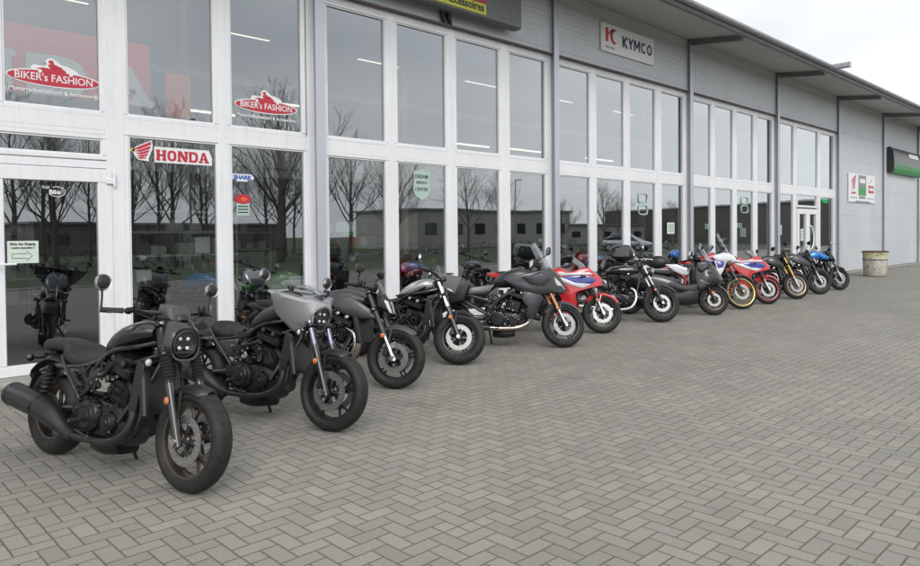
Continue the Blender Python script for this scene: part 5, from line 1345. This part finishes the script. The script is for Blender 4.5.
for sg in (-1, 1):
    b = MB()
    b.mat(0).plate([(-.22, 1.02), (.0, .995), (.20, .945), (.31, .84), (.22, .62), (.02, .59), (-.10, .64), (-.26, .86)], sg * .31, .095, inset=.08)
    b.mat(1).plate([(-.205, 1.03), (.205, .945), (.10, .715), (-.235, .885)], sg * .385, .035, inset=.06)
    b.mat(2).plate([(.0, .80), (.07, .765), (.06, .745), (-.01, .78)], sg * .422, .002)
    b.mat(0).box((.02, sg * .36, 1.0), (.10, .05, .02), b=.006)
    B.add('side_case', b, ['black', 'gunbag', 'plate'])
b = MB(); b.tube([(-.25, .15, .84), (-.45, .12, .88), (-.45, -.12, .88), (-.25, -.15, .84)], .012, 8, k=3); b.box((-.38, 0, .89), (.2, .2, .015), b=.005); B.add('luggage_rack', b, 'black')
b = MB(); b.tube([(-.35, 0, .76), (-.50, 0, .58)], .02, 8); b.box((-.51, 0, .54), (.012, .2, .14), Matrix.Rotation(R_(20), 3, 'Y'), b=.004); B.add('plate_holder', b, 'black')

# sport bikes in red, white and blue
def sport(B, seed, m1='red', m2='blue', m3='white', up='dgrey', scr='screen', detail=True, rim='rimblack', stripe=None):
    wheel(B, True, .12, .222, rim, 5, 'cast', .155, stripe=stripe); wheel(B, False, .18, .222, rim, 5, 'cast', .11, (-1,), stripe=stripe)
    fork(B, .105, .62, .021, .027, up, 'chrome', .55, usd=True); fender(B, True, B.rf + .022, 35, 145, .15, m1)
    tank(B, [(.46, .80, .86, .08), (.54, .79, .95, .14), (.66, .78, 1.01, .18), (.80, .80, 1.03, .17), (.94, .84, .97, .13), (1.02, .86, .91, .08)], m1, cap=(.76, 1.03))
    seat(B, [(.18, .78, .85, .11), (.28, .76, .81, .15), (.42, .77, .82, .13), (.50, .80, .86, .08)]); seat(B, [(-.28, .90, .95, .05), (-.12, .88, .97, .10), (.04, .85, .93, .11), (.12, .83, .89, .07)], name='pillion_seat')
    b = MB(); b.loft([(-.42, .90, .94, .02), (-.25, .83, .94, .09), (.0, .76, .90, .12), (.22, .72, .84, .13), (.4, .70, .80, .11)], e=3); B.add('tail_cowl', b, m1, ang=28)
    frame(B, [[(1.0, .86, .05), (.86, .78, .15), (.66, .66, .17), (.52, .52, .15), (.48, .38, .13)], [(.3, .62, .1), (0, .78, .09)]], 'satin', .026)
    engine(B, .68, .38, 1., .17, 24, seed=seed); swingarm(B, .48, .41, .12); radiator(B, 1.02, .46, .72, .30)
    F = lambda sg, w: (lambda x, z: sg * (w - max(0, x - .98) * .30 - max(0, .60 - z) * .16))
    b = MB()
    for sg in (-1, 1):
        b.plate([(.66, .84), (.86, .90), (1.12, 1.00), (1.26, 1.02), (1.40, .86), (1.47, .76), (1.30, .74), (1.14, .70), (1.06, .60), (1.08, .44), (1.00, .30), (.80, .22), (.58, .22), (.62, .32), (.80, .38), (.84, .52), (.78, .68)], F(sg, .222), .018, inset=.09)
        b.plate([(.48, .82), (.66, .82), (.78, .72), (.70, .66), (.56, .70)], sg * .18, .02)
    B.add('fairing', b, m1, ang=26)
    b = MB()
    for sg in (-1, 1): b.plate([(.78, .86), (1.02, .89), (1.24, .90), (1.38, .83), (1.30, .77), (1.12, .76), (.98, .80)], F(sg, .243), .008, inset=.1)
    B.add('fairing_panel', b, m2)
    b = MB()
    for sg in (-1, 1):
        b.plate([(.70, .86), (.80, .875), (1.0, .80), (1.16, .745), (1.30, .765), (1.18, .70), (1.0, .74), (.84, .80)], F(sg, .247), .008, inset=.1)
        b.plate([(.74, .925), (1.02, .935), (1.26, .95), (1.32, .92), (1.06, .90), (.84, .885)], F(sg, .240), .007, inset=.1)
    B.add('fairing_stripe', b, m3)
    b = MB(); b.loft([(1.10, .84, 1.06, .15), (1.22, .80, 1.04, .145), (1.36, .76, .94, .11), (1.46, .74, .84, .05)], e=2.6); B.add('nose', b, m1, ang=28)
    for sg in (-1, 1):
        b = MB(); b.plate([(1.30, .93), (1.40, .86), (1.48, .78), (1.38, .80), (1.31, .86)], lambda x, z, sg=sg: sg * (.135 - (x - 1.3) * .5), .010); B.add('headlight', b, 'lampdark')
    b = MB(); b.surf([[(1.24, 0, 1.02), (1.14, 0, 1.11), (1.02, 0, 1.19)], [(1.21, .08, 1.02), (1.12, .09, 1.10), (1.01, .08, 1.17)], [(1.12, .145, 1.01), (1.06, .145, 1.07), (.98, .12, 1.12)]], 4, 4, .005); B.add('windscreen', b, scr)
    a = V(B.WB, 0, B.rf) + B.sd * .62
    for sg in (-1, 1):
        b = MB(); b.tube([a + V(0, sg * .11, -.01), a + V(-.06, sg * .22, -.02), a + V(-.13, sg * .34, -.05)], .013, 8, k=3); hb = B.add('handlebar', b, 'satin', st=True)
        b = MB(); b.tube([a + V(-.09, sg * .27, -.035), a + V(-.14, sg * .36, -.055)], .018, 10); B.add('grip', b, 'rubber', hb, st=True)
        b = MB(); b.tube([(1.22, sg * .12, 1.02), (1.18, sg * .22, 1.10)], .008, 6); cv = crv([V(1.17, sg * (.22 + p[0]), 1.12 + p[1]) for p in ((-.03, -.03), (.05, -.03), (.09, .01), (.07, .045), (-.02, .04))], 4, True)
        cc = sum(cv, V(0, 0, 0)) / len(cv); b.rings([[cc + (p - cc) * .5 + V(.035, 0, 0) for p in cv], cv, [cc + (p - cc) * .9 + V(-.01, 0, 0) for p in cv]]); B.add('mirror', b, 'black')
    headers(B, 'header', [(.86, .60, -.03), (1.0, .46, -.04), (.96, .30, -.05), (.8, .21, -.06), (.5, .20, -.10)], .018, 4, .045)
    muffler(B, [(.50, -.12, .20, .035), (.36, -.16, .25, .055), (.18, -.18, .32, .062), (.0, -.19, .37, .062)], 'black'); stand(B, .55, .24)
    b = MB(); b.tube([(-.30, 0, .86), (-.42, 0, .70)], .02, 8); b.box((-.45, 0, .64), (.012, .2, .14), Matrix.Rotation(R_(20), 3, 'Y'), b=.004); B.add('plate_holder', b, 'black')
    for sg in (-1, 1): indicator(B, (-.40, sg * .02, .74), sg, round_=False, L=.06, lens='orange')
B = Bike('red sport motorcycle with blue and white fairing graphics, beside the grey tourer', 9.26, -2.44, 30, 1.45, .31, .31, 7, 18, 24, .10)
sport(B, 31)

# 7 black roadster with top case
B = Bike('black retro roadster with polished round engine cover and cast wheels', 11.09, -2.42, 30, 1.48, .325, .32, 7, 20, 27, .10)
wheel(B, True, .125, .228, 'rimblack', 7, 'cast', .150, (-1,)); wheel(B, False, .15, .222, 'rimblack', 7, 'cast', .12, (-1,))
fork(B, .10, .74, .021, .028, 'chrome', 'satin', .45); fender(B, True, B.rf + .035, 35, 150, .145, 'dgrey'); fender(B, False, B.rr + .05, 30, 165, .17, 'gloss')
tank(B, [(.52, .84, .90, .06), (.60, .82, .955, .115), (.76, .81, .995, .15), (.92, .82, 1.0, .155), (1.04, .84, .975, .13), (1.12, .87, .93, .07)], 'gloss', e=2.2, cap=(.86, 1.0))
b = MB(); merge(b, text_mb('HONDA', .05, .16, bold=.002), (0, 0, 0)); b.v = [V(p.x + .86, p.y - .158, p.z + .905) for p in b.v]; B.add('tank_badge', b, 'alu')
seat(B, [(-.22, .80, .87, .09), (-.05, .79, .885, .125), (.15, .77, .86, .13), (.34, .76, .835, .13), (.50, .78, .87, .09), (.56, .82, .89, .05)])
frame(B, [[(1.12, .88, .04), (1.09, .62, .07), (1.02, .36, .10), (.92, .24, .12), (.6, .23, .13), (.48, .32, .13), (.46, .55, .13), (.52, .76, .12)], [(.56, .78, .12), (.2, .76, .13), (-.2, .79, .12)]], 'gloss', .018)
engine(B, .72, .40, 1.0, .15, 8, fins=True, seed=41, mcyl='dgrey', cover='alu', h=.46, cyl=(.18, .20)); swingarm(B, .48, .36, .12)
b = MB()
for sg in (-1, 1): b.plate([(.40, .56), (.60, .54), (.56, .74), (.30, .76), (.28, .66)], sg * .135, .03)
B.add('side_cover', b, 'gloss')
for sg in (-1, 1): shock(B, (.02, .33), (.12, .74), .15, sg, 'chrome', 'case')
headers(B, 'chrome', [(.86, .60, -.05), (1.02, .56, -.07), (1.06, .40, -.10), (.96, .24, -.15), (.70, .20, -.17), (.52, .20, -.18)], .023, 1)
muffler(B, [(.80, -.165, .205, .024), (.72, -.17, .20, .040), (.40, -.19, .215, .047), (-.05, -.20, .26, .050)], 'chrome', 'chrome'); stand(B, .6, .24)
bars(B, .74, rise=.10, back=.05, w=.38, tip_back=.12, mirror='round', mz=.16, mdx=.03, mdy=.05)
a = V(B.WB, 0, B.rf) + B.sd * .62; roundlamp(B, a + V(.13, 0, .01), .088, 'gloss', .12, ring='chrome')
for sg in (-1, 1): indicator(B, a + V(.06, sg * .10, -.03), sg, st=True, L=.06, lens='orange'); indicator(B, (-.30, sg * .06, .70), sg, L=.08, lens='orange')
# 8 black maxi scooter
def scooter(B, m, m2, seatm='seat', rim='dgrey'):
    wheel(B, True, .12, .190, rim, 7, 'cast', .125, (-1,)); wheel(B, False, .15, .178, rim, 7, 'cast', .115, (-1,))
    a = V(B.WB, 0, B.rf); b = MB()
    for sg in (-1, 1): b.tube([a + V(0, sg * .085, 0), a + V(0, sg * .085, 0) + B.sd * .40], .024, 10); b.lathe([(0, 0), (.024, 0), (.02, .018), (0, .018)], a + V(0, sg * .10, 0), (0, sg, 0), 12)
    f = B.add('fork', b, 'satin', st=True)
    for sg in (-1, 1): b = MB(); b.lathe([(0, -.006), (.03, -.006), (.028, .008), (0, .01)], a + V(-.03, sg * .115, .13), (0, sg, 0), 16); B.add('side_reflector', b, 'orange', f, st=True)
    fender(B, True, B.rf + .03, 10, 150, .16, m, stays=False)
    # front apron and nose
    b = MB(); b.loft([(1.12, .34, .90, .13), (1.20, .32, 1.0, .21), (1.30, .38, 1.04, .235, 2.5, -.22), (1.42, .50, 1.04, .235, 2.5, -.30), (1.54, .54, .97, .20, 2.5, -.32), (1.64, .57, .84, .15, 2.5, -.3), (1.72, .61, .70, .06, 2.5, -.1)], e=2.5); B.add('front_cowl', b, m, ang=24)
    fw_ = lambda sg, w: (lambda x, z: sg * (w - max(0, x - 1.42) ** 1.3 * 1.05))
    for sg in (-1, 1): b = MB(); b.plate([(1.44, .86), (1.56, .80), (1.69, .66), (1.60, .66), (1.48, .72), (1.42, .78)], fw_(sg, .240), .010, inset=.2); B.add('headlight', b, 'lampdark')
    for sg in (-1, 1): b = MB(); b.plate([(1.24, .98), (1.40, 1.0), (1.54, .93), (1.44, .90), (1.32, .80), (1.25, .86)], fw_(sg, .246), .012, inset=.2); B.add('cowl_panel', b, 'gunmetal')
    for sg in (-1, 1): b = MB(); b.plate([(1.26, .68), (1.40, .64), (1.60, .62), (1.46, .57), (1.34, .46), (1.24, .50)], fw_(sg, .242), .012, inset=.2); B.add('cowl_vent', b, 'satin')
    # floor tunnel, belly and tail
    b = MB(); b.loft([(.52, .22, .44, .15), (.70, .19, .46, .20), (.92, .18, .46, .225), (1.12, .18, .56, .225), (1.26, .22, .66, .20)], e=3.4); B.add('foot_tunnel', b, m2, ang=26)
    b = MB(); b.loft([(-.36, .76, .84, .05), (-.24, .64, .88, .13), (.02, .52, .86, .19), (.36, .40, .83, .22), (.66, .36, .77, .22), (.90, .36, .66, .19), (1.02, .38, .56, .13)], e=2.8); B.add('tail_cowl', b, m, ang=24)
    for sg in (-1, 1): b = MB(); b.plate([(.66, .56), (.96, .46), (1.22, .45), (1.34, .60), (1.20, .56), (.98, .54), (.76, .62)], sg * .222, .018); B.add('side_trim', b, 'stone')
    seat(B, [(-.26, .88, .94, .06), (-.12, .86, .96, .13), (.10, .84, .95, .16), (.28, .80, .88, .17), (.52, .77, .84, .17), (.74, .74, .85, .13), (.82, .76, .82, .07)], seatm)
    b = MB(); c = V(-.12, 0, 1.17); b.loft([(c.x - .25, c.z - .06, c.z + .05, .15), (c.x - .20, c.z - .12, c.z + .13, .24), (c.x - .05, c.z - .15, c.z + .175, .28), (c.x + .12, c.z - .14, c.z + .16, .26), (c.x + .20, c.z - .10, c.z + .08, .19), (c.x + .24, c.z - .06, c.z + .02, .12)], e=4.2, k=2)
    t = B.add('top_case', b, 'gloss', ang=20); b = MB(); b.loft([(c.x - .265, c.z - .035, c.z - .020, .17), (c.x - .05, c.z - .035, c.z - .020, .287), (c.x + .245, c.z - .035, c.z - .020, .14)], e=3.6); B.add('seam', b, 'rubber', t)
    b = MB(); b.box((c.x, 0, c.z - .17), (.30, .22, .03), b=.01)
    for sg in (-1, 1): b.tube([(.05, sg * .12, .86), (-.1, sg * .12, .96), (-.3, sg * .10, .99)], .012, 6)
    B.add('luggage_rack', b, 'black')
    engine(B, .34, .30, .85, .15, 70, seed=51, h=.24); muffler(B, [(.42, -.16, .24, .03), (.28, -.19, .28, .06), (.0, -.21, .33, .07), (-.20, -.215, .36, .068)], 'black')
    swingarm(B, .42, .34, .11)
    b = MB(); b.surf([[(1.52, 0, 1.02), (1.45, 0, 1.15), (1.38, 0, 1.28), (1.33, 0, 1.38)], [(1.49, .10, 1.02), (1.43, .12, 1.15), (1.36, .11, 1.27), (1.32, .08, 1.36)], [(1.42, .18, 1.02), (1.37, .18, 1.10), (1.31, .16, 1.20), (1.28, .12, 1.28)]], 4, 4, .005); B.add('windscreen', b, 'screen')
    bars(B, .60 if B.rf > .3 else .70, rise=.16, back=.02, w=.36, tip_back=.14, mirror='ang', mz=.16, mdx=.10, mdy=.10)
    b = MB(); b.box((1.26, 0, 1.06), (.14, .24, .08), b=.03); B.add('instrument', b, 'black')
    b = MB(); b.tube([(.40, .08, .2), (.44, .2, .02), (.46, .24, -.02)], .012, 8); B.add('sidestand', b, 'black')
    b = MB(); b.tube([(-.35, 0, .72), (-.50, 0, .55)], .025, 8); b.box((-.51, 0, .50), (.012, .2, .15), Matrix.Rotation(R_(18), 3, 'Y')); B.add('plate_holder', b, 'black')
B = Bike('black maxi scooter with sharp nose and a glossy black top case', 12.67, -2.61, 34, 1.55, .285, .27, 7, 12, 26, .09)
scooter(B, 'satin', 'black', rim='bronze')
# 9 adventure bike, gold spoked wheels
B = Bike('tall white, red and blue adventure motorcycle with gold spoked wheels and clear windscreen', 14.02, -2.54, 33, 1.56, .345, .33, 7, 20, 27, .11)
wheel(B, True, .10, .285, 'rimgold', 18, 'wire', .155); wheel(B, False, .15, .255, 'rimgold', 18, 'wire', .13, (-1,))
fork(B, .105, .78, .022, .028, 'stone', 'stone', .5, usd=True); fender(B, True, B.rf + .035, 35, 140, .15, 'dgrey')
tank(B, [(.58, .86, .92, .08), (.68, .85, 1.02, .15), (.82, .86, 1.10, .19), (1.0, .92, 1.14, .19), (1.14, .96, 1.10, .15), (1.22, .98, 1.04, .08)], 'red', e=2.6, cap=(.92, 1.12))
seat(B, [(-.30, .90, .96, .07), (-.10, .89, .97, .12), (.15, .87, .93, .13), (.40, .84, .89, .14), (.58, .86, .94, .10), (.66, .90, .98, .06)], 'navyseat')
b = MB(); b.loft([(-.40, .84, .90, .05), (-.2, .78, .90, .10), (.1, .76, .88, .12), (.5, .76, .86, .12)], e=3); B.add('tail_cowl', b, 'white')
frame(B, [[(1.16, .94, .05), (1.10, .7, .09), (1.02, .42, .12), (.8, .26, .13), (.5, .28, .13), (.46, .5, .13), (.55, .8, .12)], [(.5, .6, .12), (.2, .8, .11), (-.2, .85, .1)]], 'red', .02)
engine(B, .74, .42, 1.08, .18, 16, seed=71); radiator(B, 1.14, .52, .82, .34); swingarm(B, .48, .42, .12)
F9 = lambda sg: (lambda x, z: sg * (.235 - max(0, x - 1.15) * .5))
b = MB()
for sg in (-1, 1): b.plate([(.96, 1.06), (1.20, 1.14), (1.36, 1.12), (1.46, 1.0), (1.30, .96), (1.10, .96)], F9(sg), .022, inset=.15)
B.add('fairing', b, 'white', ang=26)
b = MB()
for sg in (-1, 1): b.plate([(1.02, .98), (1.28, .97), (1.22, .80), (1.12, .62), (1.04, .68), (1.06, .84)], F9(sg), .020, inset=.15)
B.add('fairing_panel', b, 'white', ang=26)
b = MB()
for sg in (-1, 1): b.plate([(1.06, .96), (1.24, .955), (1.20, .84), (1.10, .82)], lambda x, z, sg=sg: sg * (.262 - max(0, x - 1.15) * .5), .006); b.plate([(.76, .98), (1.0, 1.0), (1.04, .94), (.86, .90)], sg * .205, .012)
B.add('fairing_stripe', b, 'blue')
b = MB(); b.loft([(1.20, .92, 1.16, .15), (1.34, .92, 1.14, .14), (1.46, .94, 1.06, .10), (1.54, .94, 1.0, .05)], e=2.6); B.add('nose', b, 'white', ang=26)
for sg in (-1, 1): b = MB(); b.ell((1.46, sg * .055, 1.02), (.06, .04, .04)); B.add('headlight', b, 'lampdark')
b = MB(); b.surf([[(1.36, 0, 1.13), (1.26, 0, 1.30), (1.18, 0, 1.46), (1.14, 0, 1.56)], [(1.33, .10, 1.13), (1.24, .12, 1.30), (1.16, .12, 1.45), (1.12, .09, 1.54)], [(1.24, .17, 1.13), (1.18, .17, 1.26), (1.12, .16, 1.40), (1.09, .12, 1.48)]], 4, 4, .005); B.add('windscreen', b, 'screen')
bars(B, .78, rise=.12, back=.04, w=.42, tip_back=.12, mirror='ang', mz=.18, mdx=.03, mdy=.03)
b = MB(); b.loft([(.50, .24, .30, .08), (.75, .20, .30, .14), (1.0, .26, .40, .13), (1.12, .38, .52, .08)], e=4); B.add('skid_plate', b, 'dgrey')
headers(B, 'header', [(.95, .62, -.05), (1.08, .50, -.08), (1.04, .34, -.12), (.8, .28, -.15), (.5, .34, -.16)], .02, 2, .05)
muffler(B, [(.46, -.15, .36, .035), (.30, -.18, .44, .055), (.10, -.2, .52, .066), (-.22, -.22, .64, .066)], 'dgrey'); stand(B, .56, .28)
for sg in (-1, 1): indicator(B, (1.34, sg * .14, .96), sg, round_=False, L=.05)

for sg in (-1, 1): b = MB(); b.plate([(.06, .90), (.30, .905), (.62, .77), (.58, .68), (.42, .67), (.24, .76)], sg * .155, .022); B.add('side_cover', b, 'white')
b = MB(); b.loft([(-.30, .90, 1.0, .08), (-.20, .82, 1.07, .16), (-.04, .80, 1.09, .19), (.10, .84, 1.05, .16), (.17, .88, .98, .09)], e=2.8); B.add('tail_bag', b, 'black')
b = MB()
for sg in (-1, 1): b.tube([(.02, sg * .14, .94), (-.2, sg * .16, 1.0), (-.5, sg * .15, 1.04), (-.66, sg * .10, 1.06)], .010, 8, k=3)
B.add('grab_rail', b, 'alu')

# 10 red sport with white and blue
B = Bike('smaller red sport motorcycle with white and blue stripes, right of the gold spoked adventure bike', 15.36, -2.52, 34, 1.41, .31, .31, 7, 14, 24, .10)
sport(B, 81, rim='rimblack', stripe='red')
# 11 black naked, gold fork and gold rims
B = Bike('black naked motorcycle with gold fork tubes and pale gold wheel rims', 16.90, -2.55, 36, 1.43, .31, .31, 7, 14, 24, .10)
naked(B, 'gunmetal', TANK_N, SEAT_N, rim='rimtan', up='gold', low='chrome', seed=91, shroud=[(.80, .94), (1.0, .92), (1.14, .80), (1.16, .70), (1.04, .70), (.86, .76), (.74, .84)], shroudm='satin', mz=.2)
# 12 dark naked
B = Bike('dark grey naked motorcycle with black wheels and small flyscreen, left of the bright blue one', 18.55, -2.50, 36, 1.43, .31, .31, 7, 12, 25, .10)
naked(B, 'satin', TANK_N, SEAT_N, seed=95, low='chrome', shroud=[(.80, .94), (.98, .93), (1.18, .80), (1.24, .71), (1.10, .70), (.86, .76), (.74, .84)], shroudm='stone', mz=.2)
# 13 blue naked
B = Bike('naked motorcycle with bright metallic blue tank, last of the row on the right', 20.18, -2.44, 42, 1.42, .31, .31, 7, 16, 25, .10)
naked(B, 'bblue', [(.44, .80, .85, .07), (.54, .78, .95, .14), (.68, .77, 1.03, .19), (.84, .80, 1.04, .19), (.98, .84, 1.0, .16), (1.10, .86, .93, .09)], SEAT_N, seed=99, low='chrome', lamp='slim', beak=False, hdr='dgrey', mirr='round', shroud=[(.84, .94), (1.0, .95), (1.16, .86), (1.10, .80), (.92, .82)], shroudm='bblue')

# bikes inside the showroom
def inside(fn, label, x, y, hd, *a, **k):
    B = Bike(label, x, y, hd, 1.43, .31, .31, 4, 0, 24, .10, group='motorcycles on show inside'); fn(B, *a, **k); return B
B = inside(sport, 'green and white sport motorcycle on show behind the first window right of the first post', 6.30, .75, 62, 110, m1='green', m2='white', m3='white')
B2 = inside(naked, 'naked motorcycle with blue tank on show behind the fourth window from the first post', 9.7, 1.3, 20, 'bblue', TANK_N, SEAT_N, seed=120)
for (x, y, rz, src, lab) in ((3.9, 1.6, R_(-60), B2, 'naked motorcycle with blue tank on show behind the window with the winged sticker'), (2.7, 2.6, R_(-100), B2, 'naked motorcycle with blue tank on show deep behind the entrance door'), (8.2, 2.2, R_(-40), B2, 'naked motorcycle with blue tank on show behind the shield sticker'), (13.5, 1.6, R_(-50), B2, 'naked motorcycle with blue tank on show in the second glazed bay'), (17.8, 1.8, R_(-60), B2, 'naked motorcycle with blue tank on show in the third glazed bay')):
    c = copy_tree(src.root); c['label'] = lab; c.location = (x, y, .06); c.rotation_euler = (0, 0, rz)

# ------------------------------------------------------------------ camera
p_f, p_yaw, p_pit, p_rol, p_cy, p_d, p_h = 700.21, .768934, .01918, -.009233, 247.54, 8.808, 1.58
cy_, sy_, cp_, sp_ = math.cos(p_yaw), math.sin(p_yaw), math.cos(p_pit), math.sin(p_pit)
F = V(sy_ * cp_, cy_ * cp_, -sp_); R0 = V(cy_, -sy_, 0); U0 = R0.cross(F)
Rr = R0 * math.cos(p_rol) + U0 * math.sin(p_rol); Uu = -R0 * math.sin(p_rol) + U0 * math.cos(p_rol)
cam = bpy.data.cameras.new('camera'); co = bpy.data.objects.new('camera', cam); COL.objects.link(co)
m = Matrix((Rr, Uu, -F)).transposed().to_4x4(); m.translation = V(0, -p_d, p_h); co.matrix_world = m
cam.sensor_width = 36; cam.lens = p_f / 920 * 36; cam.shift_y = -(283 - p_cy) / 920; cam.clip_end = 3000; cam.clip_start = .05
sc.camera = co

# ------------------------------------------------------------------ daylight: overcast
EL, AZ = R_(38), R_(215)          # sun behind the clouds, over the camera's left shoulder
w = bpy.data.worlds.new('World'); sc.world = w; w.use_nodes = True; nt = w.node_tree
bg = nt.nodes['Background']
sky = nt.nodes.new('ShaderNodeTexSky'); sky.sky_type = 'NISHITA'; sky.sun_disc = False
sky.sun_elevation = EL; sky.sun_rotation = AZ
tc = nt.nodes.new('ShaderNodeTexCoord').outputs['Generated']
mp = nt.nodes.new('ShaderNodeMapping'); mp.inputs['Scale'].default_value = (1, 1, 3.2); nt.links.new(tc, mp.inputs[0])
n1 = noise(nt, 1.9, 5, .52, mp.outputs[0])
cl = ramp(nt, n1.outputs['Fac'], [(.30, (6.9, 7.1, 7.5)), (.50, (8.5, 8.6, 8.8)), (.68, (9.8, 9.8, 9.8))])
mx = nt.nodes.new('ShaderNodeMix'); mx.data_type = 'RGBA'; mx.inputs[0].default_value = .93
sp = nt.nodes.new('ShaderNodeVectorMath'); sp.operation = 'DOT_PRODUCT'; nt.links.new(tc, sp.inputs[0]); sp.inputs[1].default_value = (math.sin(AZ) * math.cos(EL), math.cos(AZ) * math.cos(EL), math.sin(EL))
gl = NX(nt, sp.outputs['Value']) * .26 + 1.02                      # overcast is brighter round the hidden sun
vm = nt.nodes.new('ShaderNodeVectorMath'); vm.operation = 'SCALE'; nt.links.new(cl, vm.inputs[0]); nt.links.new(gl.s, vm.inputs['Scale'])
nt.links.new(sky.outputs[0], mx.inputs[6]); nt.links.new(vm.outputs[0], mx.inputs[7]); nt.links.new(mx.outputs[2], bg.inputs[0]); bg.inputs[1].default_value = .125
sl = bpy.data.lights.new('sun', 'SUN'); sl.energy = 1.4; sl.angle = R_(25); sl.color = (1., .97, .93)
so = bpy.data.objects.new('sun', sl); COL.objects.link(so)
dirv = V(math.sin(AZ) * math.cos(EL), math.cos(AZ) * math.cos(EL), math.sin(EL)); so.rotation_euler = dirv.to_track_quat('Z', 'Y').to_euler(); so.location = dirv * 60
sc.view_settings.view_transform = 'Standard'; sc.view_settings.look = 'None'; sc.view_settings.exposure = .12; sc.view_settings.gamma = 1; sc.view_settings.use_curve_mapping = False
sc.cycles.max_bounces = 8; sc.cycles.transparent_max_bounces = 12; sc.cycles.glossy_bounces = 4; sc.cycles.diffuse_bounces = 3
sc.cycles.caustics_reflective = False; sc.cycles.caustics_refractive = False
